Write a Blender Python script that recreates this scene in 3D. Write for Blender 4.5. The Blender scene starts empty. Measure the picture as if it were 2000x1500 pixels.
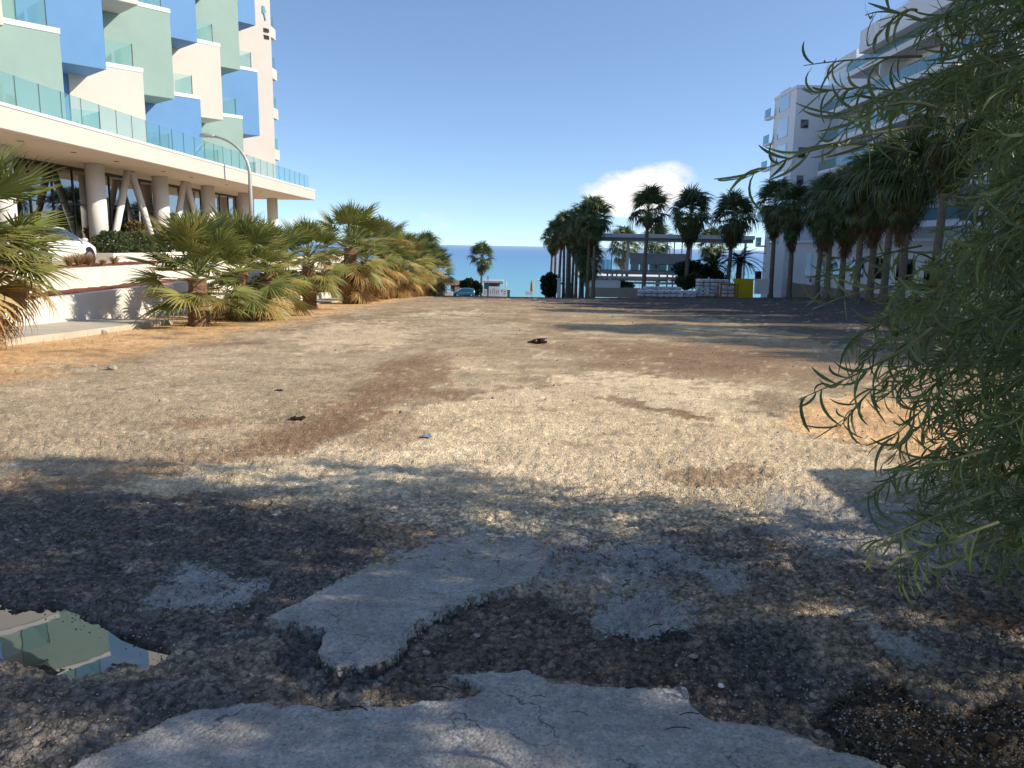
import bpy, math, random
import numpy as np
from mathutils import Vector, Matrix
R = math.radians
random.seed(7)
SC = bpy.context.scene
COL = SC.collection

# ------------------------------------------------------------------ camera, sky, sun, exposure
EYE = 1.6
PITCH, ROLL, FPX = 10.2, 1.03, 1500.0
cam_data = bpy.data.cameras.new('camera')
cam_data.sensor_width = 36.0
cam_data.lens = 36.0 * FPX / 2000.0
cam_data.clip_start = 0.05
cam_data.clip_end = 80000.0
cam = bpy.data.objects.new('camera', cam_data)
COL.objects.link(cam)
CAMROT = Matrix.Rotation(R(90 - PITCH), 4, 'X') @ Matrix.Rotation(R(ROLL), 4, 'Z')
cam.matrix_world = Matrix.Translation((0, 0, EYE)) @ CAMROT
SC.camera = cam

SUN_EL, SUN_AZ = 31.0, 99.0        # azimuth measured clockwise from +Y (99 = from the right, a little behind)
sdir = Vector((math.sin(R(SUN_AZ)) * math.cos(R(SUN_EL)), math.cos(R(SUN_AZ)) * math.cos(R(SUN_EL)), math.sin(R(SUN_EL))))
sun_data = bpy.data.lights.new('sun', 'SUN')
sun_data.energy = 3.95
sun_data.angle = R(0.53)
sun_data.color = (1.0, 0.885, 0.715)
sun = bpy.data.objects.new('sun', sun_data)
COL.objects.link(sun)
sun.rotation_euler = (-sdir).to_track_quat('-Z', 'Y').to_euler()

world = bpy.data.worlds.new('World')
SC.world = world
world.use_nodes = True
wn, wl = world.node_tree.nodes, world.node_tree.links
wn.clear()
w_out = wn.new('ShaderNodeOutputWorld')
w_bg = wn.new('ShaderNodeBackground')
w_sky = wn.new('ShaderNodeTexSky')
w_sky.sky_type = 'NISHITA'
w_sky.sun_disc = False
w_sky.sun_elevation = R(SUN_EL)
w_sky.sun_rotation = R(SUN_AZ)
w_sky.altitude = 0
w_sky.air_density = 1.0
w_sky.dust_density = 0.5
w_sky.ozone_density = 2.6
w_bg.inputs['Strength'].default_value = 0.15
w_tc = wn.new('ShaderNodeTexCoord')
def wmath(op, a, b=None, clamp=False):
    n = wn.new('ShaderNodeMath'); n.operation = op; n.use_clamp = clamp
    for k, v in enumerate((a, b)):
        if v is None: continue
        if isinstance(v, (int, float)): n.inputs[k].default_value = v
        else: wl.new(v, n.inputs[k])
    return n.outputs[0]
def wrange(v, a, b, c=0.0, d=1.0):
    n = wn.new('ShaderNodeMapRange'); n.interpolation_type = 'SMOOTHSTEP'
    wl.new(v, n.inputs[0])
    for k, q in enumerate((a, b, c, d)): n.inputs[k + 1].default_value = q
    return n.outputs[0]
w_sep = wn.new('ShaderNodeSeparateXYZ')
wl.new(w_tc.outputs['Generated'], w_sep.inputs[0])
w_az = wmath('ARCTAN2', w_sep.outputs[0], w_sep.outputs[1])
w_el = wmath('ARCSINE', w_sep.outputs[2])
w_comb = wn.new('ShaderNodeCombineXYZ')
wl.new(wmath('MULTIPLY', w_az, 1.0), w_comb.inputs[0])
wl.new(wmath('MULTIPLY', w_el, 1.7), w_comb.inputs[1])
w_no = wn.new('ShaderNodeTexNoise')
w_no.inputs['Scale'].default_value = 9.0
w_no.inputs['Detail'].default_value = 8.0
w_no.inputs['Roughness'].default_value = 0.58
wl.new(w_comb.outputs[0], w_no.inputs['Vector'])
# the sky is read a little above the true elevation: clear dry air down to the sea horizon
w_up = wn.new('ShaderNodeCombineXYZ')
wl.new(w_sep.outputs[0], w_up.inputs[0]); wl.new(w_sep.outputs[1], w_up.inputs[1])
wl.new(wmath('ADD', wmath('MULTIPLY', wmath('MAXIMUM', w_sep.outputs[2], 0.0), 1.6), 0.085), w_up.inputs[2])
w_nm = wn.new('ShaderNodeVectorMath'); w_nm.operation = 'NORMALIZE'
wl.new(w_up.outputs[0], w_nm.inputs[0]); wl.new(w_nm.outputs[0], w_sky.inputs['Vector'])
# one heaped cumulus over the sea and a low bank of broken cloud along the whole horizon
CLD_AZ, CLD_EL = math.atan(236 / 1500.0), R(4.0)
dx = wmath('DIVIDE', wmath('SUBTRACT', w_az, CLD_AZ), 0.088)
dy = wmath('DIVIDE', wmath('SUBTRACT', w_el, CLD_EL), R(2.5))
rr = wmath('SQRT', wmath('ADD', wmath('MULTIPLY', dx, dx), wmath('MULTIPLY', dy, dy)))
heap = wmath('SUBTRACT', 1.0, rr)
w_big = wn.new('ShaderNodeTexNoise')
w_big.inputs['Scale'].default_value = 2.1
w_big.inputs['Detail'].default_value = 3.0
wl.new(w_comb.outputs[0], w_big.inputs['Vector'])
band = wmath('MULTIPLY', wrange(w_el, R(0.2), R(1.0)), wrange(w_el, R(4.5), R(1.6)))
field = wmath('MAXIMUM', wmath('MULTIPLY', heap, 1.05), wmath('MULTIPLY', wmath('SUBTRACT', w_big.outputs[0], 0.47), wmath('MULTIPLY', band, 1.6)))
near_cloud = wmath('MAXIMUM', wrange(heap, -0.5, 0.3), wmath('MULTIPLY', band, 0.75))
dens = wmath('ADD', field, wmath('MULTIPLY', wmath('SUBTRACT', w_no.outputs[0], 0.5), wmath('MULTIPLY', near_cloud, 1.7)))
mask = wmath('MULTIPLY', wrange(dens, 0.13, 0.48), wrange(w_el, R(0.5), R(2.6), 0.3, 0.88))
w_mix = wn.new('ShaderNodeMixRGB')
wl.new(mask, w_mix.inputs[0])
wl.new(w_sky.outputs[0], w_mix.inputs[1])
w_mix.inputs[2].default_value = (5.2, 4.9, 4.5, 1)
wl.new(w_mix.outputs[0], w_bg.inputs[0])
wl.new(w_bg.outputs[0], w_out.inputs[0])

SC.view_settings.view_transform = 'Standard'
SC.view_settings.look = 'None'
SC.view_settings.gamma = 1.0
SC.view_settings.use_curve_mapping = False
SC.view_settings.exposure = 0.62
try:
    SC.cycles.max_bounces = 8
    SC.cycles.transparent_max_bounces = 24
    SC.cycles.caustics_reflective = False
    SC.cycles.caustics_refractive = False
    SC.cycles.use_denoising = True
except Exception:
    pass

# ------------------------------------------------------------------ pixel <-> place helpers (2000 x 1500 photograph)
CR = np.array(CAMROT.to_3x3())
def ray(px, py):
    v = CR @ np.array([(px - 1000) / FPX, (750 - py) / FPX, -1.0])
    return v / v[1]
def at(px, py, D):
    v = ray(px, py) * D
    return Vector((v[0], v[1], v[2] + EYE))
def project(P):
    P = np.asarray(P, float) - np.array([0, 0, EYE])
    q = P @ CR
    w = np.where(-q[..., 2] > 1e-3, -q[..., 2], 1e-3)
    return 1000 + FPX * q[..., 0] / w, 750 - FPX * q[..., 1] / w
PY = [-400, 0, 6, 12, 20, 30, 40, 50, 65, 80, 100, 130, 150, 170, 200, 240, 300, 400, 3000]
PZ = [0, 0, -.06, -.28, -.62, -1.0, -1.45, -1.9, -2.72, -3.60, -4.97, -7.0, -8.4, -10.2, -14, -19.5, -24, -28, -60]
def G(x, y):
    x = np.asarray(x, float); y = np.asarray(y, float)
    z = np.interp(y, PY, PZ)
    z = z + 0.02 * np.clip(x - 6, 0, 40) * np.clip((y - 4) / 20, 0, 1)
    return z
def Gs(x, y): return float(G(x, y))
def gp(px, D):
    X = (px - 1000) / FPX * D
    for _ in range(6):
        u, v = project(np.array([X, D, Gs(X, D)]))
        X += (px - float(u)) * D / FPX
    return Vector((X, D, Gs(X, D)))

# ------------------------------------------------------------------ numpy noise
def vnoise(x, y, seed=0):
    rs = np.random.RandomState(seed)
    T = rs.rand(256, 256)
    xi = np.floor(x).astype(int); yi = np.floor(y).astype(int)
    fx = x - xi; fy = y - yi
    fx = fx * fx * (3 - 2 * fx); fy = fy * fy * (3 - 2 * fy)
    a = T[xi & 255, yi & 255]; b = T[(xi + 1) & 255, yi & 255]
    c = T[xi & 255, (yi + 1) & 255]; d = T[(xi + 1) & 255, (yi + 1) & 255]
    return (a * (1 - fx) + b * fx) * (1 - fy) + (c * (1 - fx) + d * fx) * fy
def fbm(x, y, seed=0, o=4):
    s = 0; a = .5; t = 0
    for k in range(o):
        s = s + a * vnoise(x * 2 ** k, y * 2 ** k, seed + k); t += a; a *= .5
    return s / t

# ------------------------------------------------------------------ materials
def new_mat(name):
    m = bpy.data.materials.new(name); m.use_nodes = True
    nt = m.node_tree
    return m, nt, nt.nodes, nt.links, nt.nodes['Principled BSDF']
def pmat(name, col, rough=.7, spec=.3, metal=0, var=.12, nscale=3.0, bump=0, bscale=40.0, emit=None):
    m, nt, n, l, b = new_mat(name)
    b.inputs['Roughness'].default_value = rough
    b.inputs['Specular IOR Level'].default_value = spec
    b.inputs['Metallic'].default_value = metal
    tc = n.new('ShaderNodeTexCoord')
    no = n.new('ShaderNodeTexNoise'); no.inputs['Scale'].default_value = nscale
    no.inputs['Detail'].default_value = 6; no.inputs['Roughness'].default_value = .65
    l.new(tc.outputs['Object'], no.inputs['Vector'])
    mr = n.new('ShaderNodeMapRange')
    mr.inputs[1].default_value = .3; mr.inputs[2].default_value = .7
    mr.inputs[3].default_value = 1 - var; mr.inputs[4].default_value = 1 + var * .5
    l.new(no.outputs[0], mr.inputs[0])
    mx = n.new('ShaderNodeVectorMath'); mx.operation = 'SCALE'
    mx.inputs[0].default_value = col[:3]
    l.new(mr.outputs[0], mx.inputs['Scale'])
    l.new(mx.outputs[0], b.inputs['Base Color'])
    if bump:
        nb = n.new('ShaderNodeTexNoise'); nb.inputs['Scale'].default_value = bscale; nb.inputs['Detail'].default_value = 4
        l.new(tc.outputs['Object'], nb.inputs['Vector'])
        bp = n.new('ShaderNodeBump'); bp.inputs['Strength'].default_value = bump; bp.inputs['Distance'].default_value = .02
        l.new(nb.outputs[0], bp.inputs['Height']); l.new(bp.outputs[0], b.inputs['Normal'])
    return m
def leaf_mat(name, c1, c2, trans=.35, rough=.45, spec=.35, hv=.0):
    m, nt, n, l, b = new_mat(name)
    oi = n.new('ShaderNodeObjectInfo')
    gi = n.new('ShaderNodeNewGeometry')
    ad = n.new('ShaderNodeMath'); ad.operation = 'ADD'
    l.new(oi.outputs['Random'], ad.inputs[0]); l.new(gi.outputs['Random Per Island'], ad.inputs[1])
    hf = n.new('ShaderNodeMath'); hf.operation = 'MULTIPLY'; hf.inputs[1].default_value = .5
    l.new(ad.outputs[0], hf.inputs[0])
    mx = n.new('ShaderNodeMixRGB')
    mx.inputs[1].default_value = (*c1, 1); mx.inputs[2].default_value = (*c2, 1)
    l.new(hf.outputs[0], mx.inputs[0])
    b.inputs['Roughness'].default_value = rough
    b.inputs['Specular IOR Level'].default_value = spec
    l.new(mx.outputs[0], b.inputs['Base Color'])
    tr = n.new('ShaderNodeBsdfTranslucent'); l.new(mx.outputs[0], tr.inputs[0])
    ms = n.new('ShaderNodeMixShader'); ms.inputs[0].default_value = trans
    l.new(b.outputs[0], ms.inputs[1]); l.new(tr.outputs[0], ms.inputs[2])
    l.new(ms.outputs[0], n['Material Output'].inputs[0])
    return m
def glass_mat(name, tint, refl=.5, dark=None):
    m, nt, n, l, b = new_mat(name)
    n.remove(b)
    t = n.new('ShaderNodeBsdfTransparent'); t.inputs[0].default_value = (*tint, 1)
    g = n.new('ShaderNodeBsdfGlossy'); g.inputs['Roughness'].default_value = .02
    g.inputs[0].default_value = (.95, .98, 1, 1)
    f = n.new('ShaderNodeFresnel'); f.inputs[0].default_value = 1.5
    mu = n.new('ShaderNodeMath'); mu.operation = 'MULTIPLY_ADD'; mu.use_clamp = True
    mu.inputs[1].default_value = refl; mu.inputs[2].default_value = .02
    l.new(f.outputs[0], mu.inputs[0])
    base = t.outputs[0]
    if dark is not None:
        d = n.new('ShaderNodeBsdfDiffuse'); d.inputs[0].default_value = (*dark[:3], 1)
        m2 = n.new('ShaderNodeMixShader'); m2.inputs[0].default_value = dark[3]
        l.new(t.outputs[0], m2.inputs[1]); l.new(d.outputs[0], m2.inputs[2]); base = m2.outputs[0]
    ms = n.new('ShaderNodeMixShader')
    l.new(mu.outputs[0], ms.inputs[0]); l.new(base, ms.inputs[1]); l.new(g.outputs[0], ms.inputs[2])
    l.new(ms.outputs[0], n['Material Output'].inputs[0])
    return m

M = {}
M['plaster'] = pmat('white_plaster', (.575, .54, .485), .75, .2, var=.05, nscale=.8)
M['plaster_pink'] = pmat('pinkish_white_plaster', (.55, .505, .465), .75, .2, var=.05, nscale=.8)
M['plaster_green'] = pmat('sage_green_plaster', (.265, .375, .345), .75, .2, var=.06, nscale=.8)
M['plaster_blue'] = pmat('blue_plaster', (.12, .265, .50), .7, .25, var=.06, nscale=.8)
M['slab'] = pmat('white_slab_edge', (.72, .71, .69), .6, .3, var=.03)
M['soffit'] = pmat('soffit_plaster', (.76, .66, .53), .8, .1, var=.04)
M['railglass'] = glass_mat('balcony_glass', (.83, .93, .915), .22, (.36, .58, .55, .06))
M['blueglass'] = glass_mat('pale_blue_balcony_glass', (.55, .82, .88), .9, (.28, .55, .62, .45))
M['winglass'] = glass_mat('window_glass', (.42, .48, .50), 3.2, (.03, .04, .045, .2))
M['darkglass'] = glass_mat('dark_window_glass', (.2, .23, .25), 2.0, (.05, .06, .07, .6))
M['frame'] = pmat('dark_metal_frame', (.035, .032, .03), .4, .4, var=.05)
M['whiteframe'] = pmat('white_window_frame', (.7, .7, .7), .4, .4, var=.03)
M['brownwall'] = pmat('brown_lobby_wall', (.10, .062, .04), .6, .3, var=.2)
M['tilefloor'] = pmat('terrace_floor', (.66, .58, .47), .7, .2, var=.08)
M['wallwhite'] = pmat('white_render_wall', (.72, .67, .60), .8, .15, var=.07, nscale=1.3, bump=.15, bscale=60)
M['rbuilding'] = pmat('white_building_plaster', (.85, .87, .90), .8, .15, var=.05, nscale=.6)
M['rstone'] = pmat('rough_stone_base', (.36, .31, .25), .9, .1, var=.35, nscale=2.5, bump=.5, bscale=6)
M['concrete'] = pmat('pale_concrete', (.50, .44, .35), .9, .1, var=.18, nscale=2.0, bump=.3, bscale=25)
M['redgravel'] = pmat('red_lava_gravel', (.22, .085, .06), .95, .05, var=.5, nscale=30, bump=1.0, bscale=45)
M['carwhite'] = pmat('white_car_paint', (.80, .80, .79), .22, .5, var=.02)
M['carblue'] = pmat('blue_car_paint', (.02, .15, .24), .25, .5, var=.05)
M['rust'] = pmat('rusty_tin', (.09, .05, .03), .7, .2, var=.4, nscale=40)
M['rubber'] = pmat('black_rubber', (.018, .018, .018), .8, .2, var=.1)
M['alloy'] = pmat('alloy_rim', (.45, .45, .46), .35, .5, metal=.8, var=.05)
M['lamplens'] = pmat('clear_lamp_lens', (.7, .7, .7), .15, .6, var=.03)
M['redlens'] = pmat('red_lamp_lens', (.35, .015, .012), .2, .6, var=.03)
M['galv'] = pmat('galvanised_steel', (.42, .42, .40), .5, .4, metal=.35, var=.08)
M['bark'] = pmat('palm_bark', (.20, .125, .075), .95, .05, var=.55, nscale=9, bump=1.0, bscale=14)
M['barkgrey'] = pmat('grey_palm_trunk', (.20, .165, .13), .95, .05, var=.4, nscale=5, bump=.8, bscale=9)
M['twig'] = pmat('green_brown_twig', (.17, .17, .075), .8, .15, var=.3, nscale=12)
M['stem'] = pmat('frond_stalk', (.17, .19, .06), .6, .2, var=.2)
M['frond_green'] = leaf_mat('palm_frond_green', (.075, .112, .030), (.33, .345, .10), .30)
M['frond_mid'] = leaf_mat('palm_frond_yellow_green', (.16, .175, .045), (.40, .35, .10), .32)
M['frond_yellow'] = leaf_mat('palm_frond_yellow', (.34, .22, .065), (.62, .46, .20), .32)
M['frond_dry'] = leaf_mat('palm_frond_dry', (.17, .09, .04), (.47, .33, .18), .22, .8, .1)
M['frond_dark'] = leaf_mat('tall_palm_frond', (.042, .080, .030), (.165, .20, .07), .25)
M['frond_skirt'] = leaf_mat('tall_palm_dead_skirt', (.115, .062, .032), (.30, .185, .09), .2, .9, .1)
M['acacia'] = leaf_mat('acacia_leaf', (.034, .066, .022), (.22, .285, .10), .48, .35, .45)
M['shrub'] = leaf_mat('shrub_leaf', (.016, .034, .014), (.055, .085, .03), .25)
M['shrub_light'] = leaf_mat('hedge_leaf', (.035, .06, .02), (.10, .13, .05), .25)
M['shrub_rust'] = leaf_mat('rusty_shrub_leaf', (.13, .09, .03), (.30, .19, .07), .25)
M['drygrass'] = leaf_mat('dry_grass_blade', (.33, .20, .09), (.55, .38, .20), .25, .8, .1)
M['wood'] = pmat('orange_timber', (.36, .155, .05), .7, .2, var=.3, nscale=6)
M['yellow'] = pmat('yellow_board', (.62, .42, .015), .5, .3, var=.08)
M['bag'] = leaf_mat('pale_wrapped_block', (.34, .35, .40), (.78, .78, .78), 0.0, .55, .3)
M['thatch'] = pmat('tan_thatch', (.30, .19, .12), .95, .05, var=.3, nscale=20, bump=.8, bscale=30)
M['bluehut'] = pmat('blue_hut_paint', (.07, .20, .36), .6, .2, var=.15)
M['panelwhite'] = pmat('white_panel', (.76, .72, .69), .6, .2, var=.08)
M['inkgrey'] = pmat('grey_print', (.22, .23, .2), .7, .1, var=.1)
M['inkred'] = pmat('red_print', (.42, .18, .2), .7, .1, var=.1)
M['ink'] = pmat('black_letters', (.012, .012, .012), .5, .3, var=.02)
M['teal'] = pmat('teal_sign', (.07, .28, .33), .5, .3, var=.05)
M['grnbin'] = pmat('green_plastic', (.05, .16, .10), .5, .3, var=.1)
M['greyroof'] = pmat('grey_concrete', (.46, .47, .49), .8, .2, var=.15, nscale=1.5)
M['greenglass'] = glass_mat('green_panel_glass', (.55, .7, .66), .8, (.25, .36, .35, .55))
M['deck'] = pmat('sunlit_white_paving', (.80, .77, .72), .7, .2, var=.06)
M['stone'] = pmat('pale_stone', (.36, .32, .27), .9, .1, var=.2, nscale=14, bump=.4, bscale=60)
M['stoneblue'] = pmat('blue_grey_stone', (.27, .34, .40), .8, .2, var=.15, nscale=14)
M['bottle'] = pmat('brown_bottle_glass', (.045, .015, .01), .3, .3, var=.1)
M['bluefoil'] = pmat('light_blue_wrapper', (.16, .26, .35), .4, .4, var=.1)
M['litterdark'] = pmat('dark_debris', (.03, .022, .018), .9, .1, var=.3)
M['dryleaf'] = leaf_mat('fallen_dry_leaf', (.05, .034, .018), (.17, .125, .07), .15, .8, .1)
M['umbrella'] = pmat('orange_umbrella_cloth', (.45, .20, .03), .8, .1, var=.1)

# ------------------------------------------------------------------ mesh collector
class MB:
    def __init__(s): s.v = []; s.f = []; s.sm = []
    def add(s, vs, fs, smooth=False):
        o = len(s.v); s.v += [tuple(p) for p in vs]
        for f in fs: s.f.append(tuple(i + o for i in f)); s.sm.append(smooth)
        return s
    def box(s, x0, x1, y0, y1, z0, z1):
        return s.prism([(x0, y0), (x1, y0), (x1, y1), (x0, y1)], z0, z1)
    def prism(s, poly, z0, z1):
        a = sum(poly[i][0] * poly[(i + 1) % len(poly)][1] - poly[(i + 1) % len(poly)][0] * poly[i][1] for i in range(len(poly)))
        if a < 0: poly = poly[::-1]
        n = len(poly)
        vs = [(p[0], p[1], z0) for p in poly] + [(p[0], p[1], z1) for p in poly]
        fs = [tuple(range(n))[::-1], tuple(range(n, 2 * n))] + [(i, (i + 1) % n, n + (i + 1) % n, n + i) for i in range(n)]
        return s.add(vs, fs)
    def tube(s, pts, rad, k=8, cap=True, smooth=True):
        pts = [Vector(p) for p in pts]
        if not isinstance(rad, (list, tuple)): rad = [rad] * len(pts)
        vs = []; prev = None
        for i, p in enumerate(pts):
            t = (pts[min(i + 1, len(pts) - 1)] - pts[max(i - 1, 0)])
            if t.length < 1e-9: t = Vector((0, 0, 1))
            t.normalize()
            if prev is None:
                a = Vector((1, 0, 0)) if abs(t.x) < .8 else Vector((0, 1, 0))
                u = t.cross(a).normalized()
            else:
                u = (prev - t * prev.dot(t)).normalized()
            prev = u; w = t.cross(u)
            for j in range(k):
                an = 2 * math.pi * j / k
                vs.append(p + (u * math.cos(an) + w * math.sin(an)) * rad[i])
        fs = []
        for i in range(len(pts) - 1):
            for j in range(k):
                fs.append((i * k + j, i * k + (j + 1) % k, (i + 1) * k + (j + 1) % k, (i + 1) * k + j))
        if cap:
            fs.append(tuple(range(k))[::-1]); fs.append(tuple(range((len(pts) - 1) * k, len(pts) * k)))
        return s.add(vs, fs, smooth)
    def ball(s, c, r, seed=0, jit=.15, n=6, m=8):
        rnd = random.Random(seed)
        rx, ry, rz = r if isinstance(r, (list, tuple)) else (r, r, r)
        vs = [(c[0], c[1], c[2] + rz)]
        for i in range(1, n):
            th = math.pi * i / n
            for j in range(m):
                ph = 2 * math.pi * j / m; q = 1 + rnd.uniform(-jit, jit)
                vs.append((c[0] + rx * q * math.sin(th) * math.cos(ph), c[1] + ry * q * math.sin(th) * math.sin(ph), c[2] + rz * q * math.cos(th)))
        vs.append((c[0], c[1], c[2] - rz))
        fs = [(0, 1 + j, 1 + (j + 1) % m) for j in range(m)]
        for i in range(n - 2):
            for j in range(m):
                a = 1 + i * m + j; b = 1 + i * m + (j + 1) % m
                fs.append((a, a + m, b + m, b))
        e = len(vs) - 1; q = 1 + (n - 2) * m
        fs += [(e, q + (j + 1) % m, q + j) for j in range(m)]
        return s.add(vs, fs, False)
    def mesh(s, name, mat, off=(0, 0, 0)):
        me = bpy.data.meshes.new(name)
        ox, oy, oz = off
        me.from_pydata([(a - ox, b - oy, c - oz) for a, b, c in s.v], [], s.f)
        if any(s.sm): me.polygons.foreach_set('use_smooth', s.sm)
        if mat is not None: me.materials.append(mat if not isinstance(mat, str) else M[mat])
        me.update()
        return me
    def build(s, name, mat, parent=None, local=False):
        off = (0, 0, 0)
        if parent is not None and not local: off = wloc(parent)
        o = bpy.data.objects.new(name, s.mesh(name, mat, off)); COL.objects.link(o)
        if parent is not None: o.parent = parent
        return o
def wloc(o):
    v = Vector((0, 0, 0))
    while o is not None:
        v += o.location; o = o.parent
    return v
def tag(o, label=None, cat=None, group=None, kind=None):
    if label: o['label'] = label
    if cat: o['category'] = cat
    if group: o['group'] = group
    if kind: o['kind'] = kind
    return o
def thing(name, loc, label, cat, group=None, rz=0):
    o = bpy.data.objects.new(name, None); COL.objects.link(o)
    o.location = loc; o.rotation_euler = (0, 0, rz); o.empty_display_size = .2
    return tag(o, label, cat, group)
def ord_(n): return ['first', 'second', 'third', 'fourth', 'fifth', 'sixth', 'seventh', 'eighth', 'ninth', 'tenth', 'eleventh', 'twelfth', 'thirteenth', 'fourteenth', 'fifteenth', 'sixteenth'][n]

# ------------------------------------------------------------------ ground
def seg_sd(px, py, poly, ys=1.7):
    P = np.array(poly, float); P = np.c_[P[:, 0], P[:, 1] * ys]
    y = py * ys; n = len(P)
    d2 = np.full(px.shape, 1e18); ins = np.zeros(px.shape, bool)
    for i in range(n):
        a = P[i]; b = P[(i + 1) % n]; e = b - a
        t = np.clip(((px - a[0]) * e[0] + (y - a[1]) * e[1]) / (e @ e + 1e-9), 0, 1)
        d2 = np.minimum(d2, (px - a[0] - t * e[0]) ** 2 + (y - a[1] - t * e[1]) ** 2)
        c = ((a[1] > y) != (b[1] > y))
        with np.errstate(divide='ignore', invalid='ignore'):
            xi = (b[0] - a[0]) * (y - a[1]) / (b[1] - a[1] + 1e-12) + a[0]
        ins ^= c & (px < xi)
    d = np.sqrt(d2)
    return np.where(ins, d, -d)
def sst(v, a, b):
    t = np.clip((v - a) / (b - a), 0, 1); return t * t * (3 - 2 * t)

PUDDLE = [(-420, 1240), (-300, 1195), (-150, 1175), (0, 1190), (60, 1189), (110, 1206), (150, 1218), (200, 1247), (240, 1260), (300, 1272), (294, 1290), (250, 1305), (210, 1311), (170, 1325), (130, 1322), (60, 1312), (0, 1305), (-160, 1290), (-320, 1275)]
TONGUE = [(500, 1238), (560, 1205), (640, 1165), (720, 1118), (790, 1085), (860, 1050), (960, 1045), (1080, 1060), (1040, 1130), (985, 1165), (925, 1208), (862, 1240), (800, 1272), (762, 1308), (712, 1336), (652, 1332), (612, 1302), (632, 1272), (560, 1258)]
LIP = [(525, 1296), (545, 1250), (640, 1262), (700, 1340), (770, 1310), (690, 1368), (655, 1388), (600, 1350)]
SLAB = [(60, 1560), (160, 1500), (262, 1450), (380, 1412), (520, 1401), (640, 1408), (760, 1400), (850, 1390), (930, 1376), (958, 1360), (892, 1330), (980, 1316), (1058, 1309), (1082, 1338), (1130, 1346), (1200, 1350), (1345, 1350), (1358, 1392), (1400, 1415), (1480, 1420), (1560, 1450), (1620, 1478), (1720, 1510), (1700, 1640), (60, 1640)]
LITTER = [(1560, 1400), (1680, 1330), (1760, 1330), (1800, 1370), (1900, 1385), (2000, 1375), (2200, 1360), (2300, 1560), (1900, 1620), (1760, 1500), (1640, 1470)]

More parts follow.
